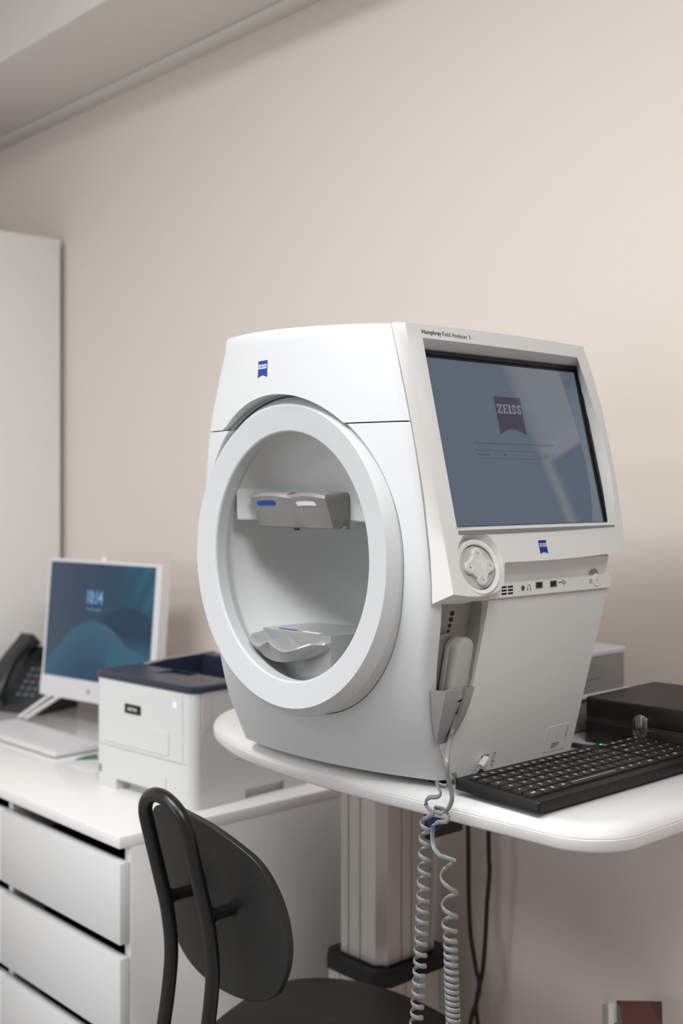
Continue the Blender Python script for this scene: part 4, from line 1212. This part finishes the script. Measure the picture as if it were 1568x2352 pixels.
lid = obj('top_cover', loft([[(x, y, z) for x, y in rrect(-0.003 + d, PW + .003 - d, -0.003 + d, PD - d, 0.024, 6)] for d, z in ((0.003, PH), (0, PH + .002), (0, PH + .010), (0.004, PH + .0135))]), 'navy', LP, local=True)
sl = [(0.075, 0.0138), (0.145, 0.0138), (0.27, -0.006), (0.27, 0.05), (0.075, 0.05)]
wedge = ((0.105, 0.0137), (0.262, -0.022), (0.262, 0.06), (0.105, 0.06))
cutl(lid, loft([[(x, y, PH + z) for y, z in wedge] for x in (0.022, 0.290)]))
cutl(body, loft([[(x, y, PH + z) for y, z in wedge] for x in (0.022, 0.290)]))
cutl(lid, loft([[(x, y, PH + z) for y, z in ((0.045, 0.0137), (0.112, 0.0085), (0.112, 0.05), (0.045, 0.05))] for x in (0.12, 0.20)]))
tr = obj('output_tray', loft([[(x, y, PH + z) for y, z in ((0.105, 0.0125), (0.262, -0.0225), (0.262, -0.0212), (0.105, 0.0134))] for x in (0.022, 0.290)]), 'navy', LP, local=True)
obj('tray_wall', B(0.0220, 0.0228, 0.105, 0.262, PH - .024, PH + .0136), 'navy', tr, local=True)
obj('tray_wall', B(0.2892, 0.290, 0.105, 0.262, PH - .024, PH + .0136), 'navy', tr, local=True)
obj('tray_wall', B(0.0228, 0.2892, 0.2612, 0.262, PH - .024, PH + .0136), 'navy', tr, local=True)
for k in range(5):
    obj('output_rib', loft([[(0.070 + k * .042 + dx, y, PH + z) for dx, z in ((0, z0 - .002), (0, z0 + .0022), (.004, z0 + .0022), (.004, z0 - .002))] for y, z0 in ((0.114, 0.0116), (0.258, -0.0205))]), 'navy', tr, local=True)
rimp = [(0.110, 0.0125), (0.17, 0.0185), (0.300, 0.0215), (0.300, 0.0125)]
obj('side_rim', loft([[(x, y, PH + z) for y, z in rimp] for x in (0.001, 0.020)]), 'navy', lid, local=True)
obj('rim_top', loft([[(x, y, PH + z) for y, z in ((0.112, 0.0130), (0.17, 0.0188), (0.300, 0.0218), (0.300, 0.0212), (0.17, 0.0180), (0.115, 0.0125))] for x in (0.002, 0.019)]), 'mid', lid, local=True)
obj('rear_rim', B(0.020, PW - .002, 0.266, 0.300, PH + .0125, PH + .0200, .002), 'navy', lid, local=True)

# ================================================================== all-in-one computer
AI = thing('desktop_monitor', 'white desktop computer screen with blue wallpaper behind the printer', 'monitor', (-2.7725, 1.4476, 0.72), math.radians(9))
tl = math.radians(5)
def MP(u, v, w_):   # u right, v up along the tilted face, w towards the viewer
    return Vector((u, math.sin(tl) * v - math.cos(tl) * w_, 0.066 + math.cos(tl) * v + math.sin(tl) * w_))
MW, MH = 0.4285, 0.350
bm = loft([[MP(u, v, w_) for u, v in rrect(0 + d, MW - d, 0 + d, MH - d, 0.004, 3)] for d, w_ in ((0.02, -0.040), (0.0, -0.028), (0, 0.0))])
obj('housing', bm, 'silver', AI, local=True)
bm = grid_uv(0.009, MW - .020, 0.052, MH - .008, 1, 1, bmesh.new())
uvl = bm.loops.layers.uv.new('UVMap')
for f in bm.faces:
    for lp_ in f.loops:
        lp_[uvl].uv = ((lp_.vert.co.x - .009) / (MW - .029), (lp_.vert.co.y - .052) / (MH - .060))
mapbm(bm, lambda u, v: MP(u, v, 0.0012))
ms = obj('screen', bm, 'wallp', AI, local=True, label='blue wallpaper screen showing the time')
obj('chin', prism([(0, 0), (MW, 0), (MW, 0.050), (0, 0.050)], lambda u, v, w_: MP(u, v, w_), 0.0, 0.003), 'silver', AI, local=True)
obj('maker_mark', prism(ell(0.193, 0.025, 0.006, 0.006, 14), lambda u, v, w_: MP(u, v, w_), 0.003, 0.0036), 'mid', AI, local=True)
t2 = text2d('10:14', 0.046, 0.0006, 'CENTER')
mapbm(t2, lambda u, v: MP(0.190 + u * .62, 0.243 + v, 0.0018)); obj('clock_text', t2, 'clock', ms, local=True)
t2 = text2d('mercoledi 4 dicembre', 0.0085, 0.0, 'CENTER')
mapbm(t2, lambda u, v: MP(0.192 + u * .75, 0.226 + v, 0.0018)); obj('date_text', t2, 'clock', ms, local=True)
obj('camera_bump', cyl(MP(0.205, MH, -.012), MP(0.205, MH + .010, -.012), 0.012, 0.009, n=16), 'silver', AI, local=True)
# stand: V feet in bright metal
for a, b in (((0.085, 0.02, 0.10), (-0.040, -0.035, 0.006)), ((0.125, 0.02, 0.10), (-0.015, -0.035, 0.006)), ((0.20, 0.02, 0.10), (0.33, -0.03, 0.006))):
    obj('stand_foot', tube([a, ((a[0] * .4 + b[0] * .6), b[1] * .6 + a[1] * .4, a[2] * .4 + b[2] * .6), b], 0.0055, 10), 'silver', AI, local=True)
obj('stand_neck', B(0.225, 0.345, 0.03, 0.042, 0.0, 0.14, 0.003), 'silver', AI, local=True)

# ================================================================== white keyboard, mouse, pad, phone
WK = thing('white_keyboard', 'slim white keyboard lying on the chest in front of the blue screen', 'keyboard', (-2.345, 1.258, 0.72), 0.03)
bm = loft([[(x, y, z) for x, y in rrect(-0.40, 0, 0, 0.128, 0.006, 4)] for z in (0.004, 0.0125)] + [[(x, y, 0.0145) for x, y in rrect(-0.398, -.002, 0.002, 0.126, 0.006, 4)]])
obj('housing', bm, 'pwhite', WK, local=True)
obj('underside', B(-0.395, -.005, 0.005, 0.123, 0.0, 0.0045), 'mid', WK, local=True)
kme = None
for r_i in range(6):
    n = 19
    for k in range(n):
        x0 = -0.392 + 0.0203 * k; y0 = 0.008 + 0.0188 * r_i
        if kme is None:
            o = obj('key', B(0, 0.0185, 0, 0.0168, 0.0, 0.0022, 0.0006, 1), 'silver', WK, local=True); kme = o.data
        else:
            o = bpy.data.objects.new('key', kme); C.objects.link(o); o.parent = WK
        o.location = (x0, y0, 0.0143)
MO = thing('mouse_pad', 'round green and white mouse pad half hidden behind the white printer', 'mouse pad', (-2.235, 1.335, 0.72))
pd = loft([[(-2.235 + .085 * math.cos(a) * s, 1.335 + .085 * math.sin(a) * s, z) for a in [2 * PI * k / 40 for k in range(40)]] for s, z in ((1, .7202), (1, .7225), (.985, .7232))])
obj('pad', pd, 'silver', MO)
g = [(-2.235 + .081 * math.cos(a), 1.335 + .081 * math.sin(a)) for a in [math.radians(75 + 150 * k / 20) for k in range(21)]]
obj('green_print', loft([[(x, y, z) for x, y in g] for z in (.7226, .7236)]), 'green', MO)
MS = thing('computer_mouse', 'white computer mouse on the green and white mouse pad', 'mouse', (-2.26, 1.385, 0.7236))
lo_ = []
for s, z in ((0.96, 0), (1.0, 0.006), (0.97, 0.016), (0.85, 0.025), (0.55, 0.031), (0.15, 0.033)):
    lo_.append([(-2.262 + .032 * s * math.cos(a), 1.372 + .052 * s * math.sin(a), 0.7237 + z) for a in [2 * PI * k / 24 for k in range(24)]])
obj('body', loft(lo_), 'pwhite', MS)
obj('wheel', cyl((-2.265, 1.34, 0.748), (-2.259, 1.34, 0.748), 0.006, n=14), 'mid', MS)

PHN = thing('desk_phone', 'charcoal desk phone with handset beside the blue screen', 'phone', (-2.975, 1.405, 0.72), math.radians(20))
sl_ = math.radians(47)
def PHP(u, v, w_): return Vector((u, math.cos(sl_) * v - math.sin(sl_) * w_, 0.020 + math.sin(sl_) * v + math.cos(sl_) * w_))
bm = loft([[Vector((x, y, z)) for y, z in ((0, 0), (0, 0.020), (0.130, 0.160), (0.140, 0.157), (0.150, 0.0))] for x in (0.0, 0.175)])
bev(bm, 0.004, 2)
obj('base', bm, 'phone', PHN, local=True)
for r_i in range(5):
    for k in range(3):
        obj('key', prism(rrect(0.075 + .024 * k, 0.091 + .024 * k, 0.028 + .020 * r_i, 0.040 + .020 * r_i, .003, 3), PHP, 0, 0.004), 'pkey', PHN, local=True)
obj('display', prism(rrect(0.074, 0.165, 0.140, 0.180, .002, 2), PHP, 0, 0.002), 'black', PHN, local=True)
lo_ = []
for i in range(17):
    s = i / 16
    v = -0.005 + 0.205 * s
    w_ = 0.020 + 0.026 * math.sin(PI * s)
    th = 0.011 + 0.013 * (abs(2 * s - 1) ** 3)
    lo_.append([PHP(0.006 + 0.052 * a, v, w_ + th * b) for a, b in ((0, -.7), (.1, -1), (.9, -1), (1, -.7), (1, .7), (.88, 1), (.12, 1), (0, .7))])
obj('handset', loft(lo_), 'phone', PHN, local=True)

# ================================================================== framed picture further right on the back wall (seen mirrored in the tilted screen)
t = thing('wall_picture', 'dark blue picture in a cream frame on the back wall right of the view', 'picture', (-0.85, 1.70, 1.1))
g = bmesh.new()
x0, x1, z0, z1 = -1.02, -0.672, 1.10, 1.546
for a in ((x0, x1, z1 - .030, z1), (x0, x1, z0, z0 + .03), (x0, x0 + .013, z0 + .03, z1 - .03), (x1 - .013, x1, z0 + .03, z1 - .03)): B(a[0], a[1], 1.680, 1.70, a[2], a[3], .0, bm=g)
obj('frame', g, 'picframe', t)
obj('print', B(x0 + .01, x1 - .01, 1.692, 1.699, z0 + .02, z1 - .02), 'paintblue', t)
t = thing('reflection_board', 'large grey board added on the unseen back wall to darken the screen reflection', 'reflection board', (-0.2, 1.70, 1.2))
obj('reflection_panel', B(-0.655, 0.35, 1.682, 1.699, 1.15, 2.3, .002), 'felt', t)  # board added out of view so the instrument screen mirrors something darker
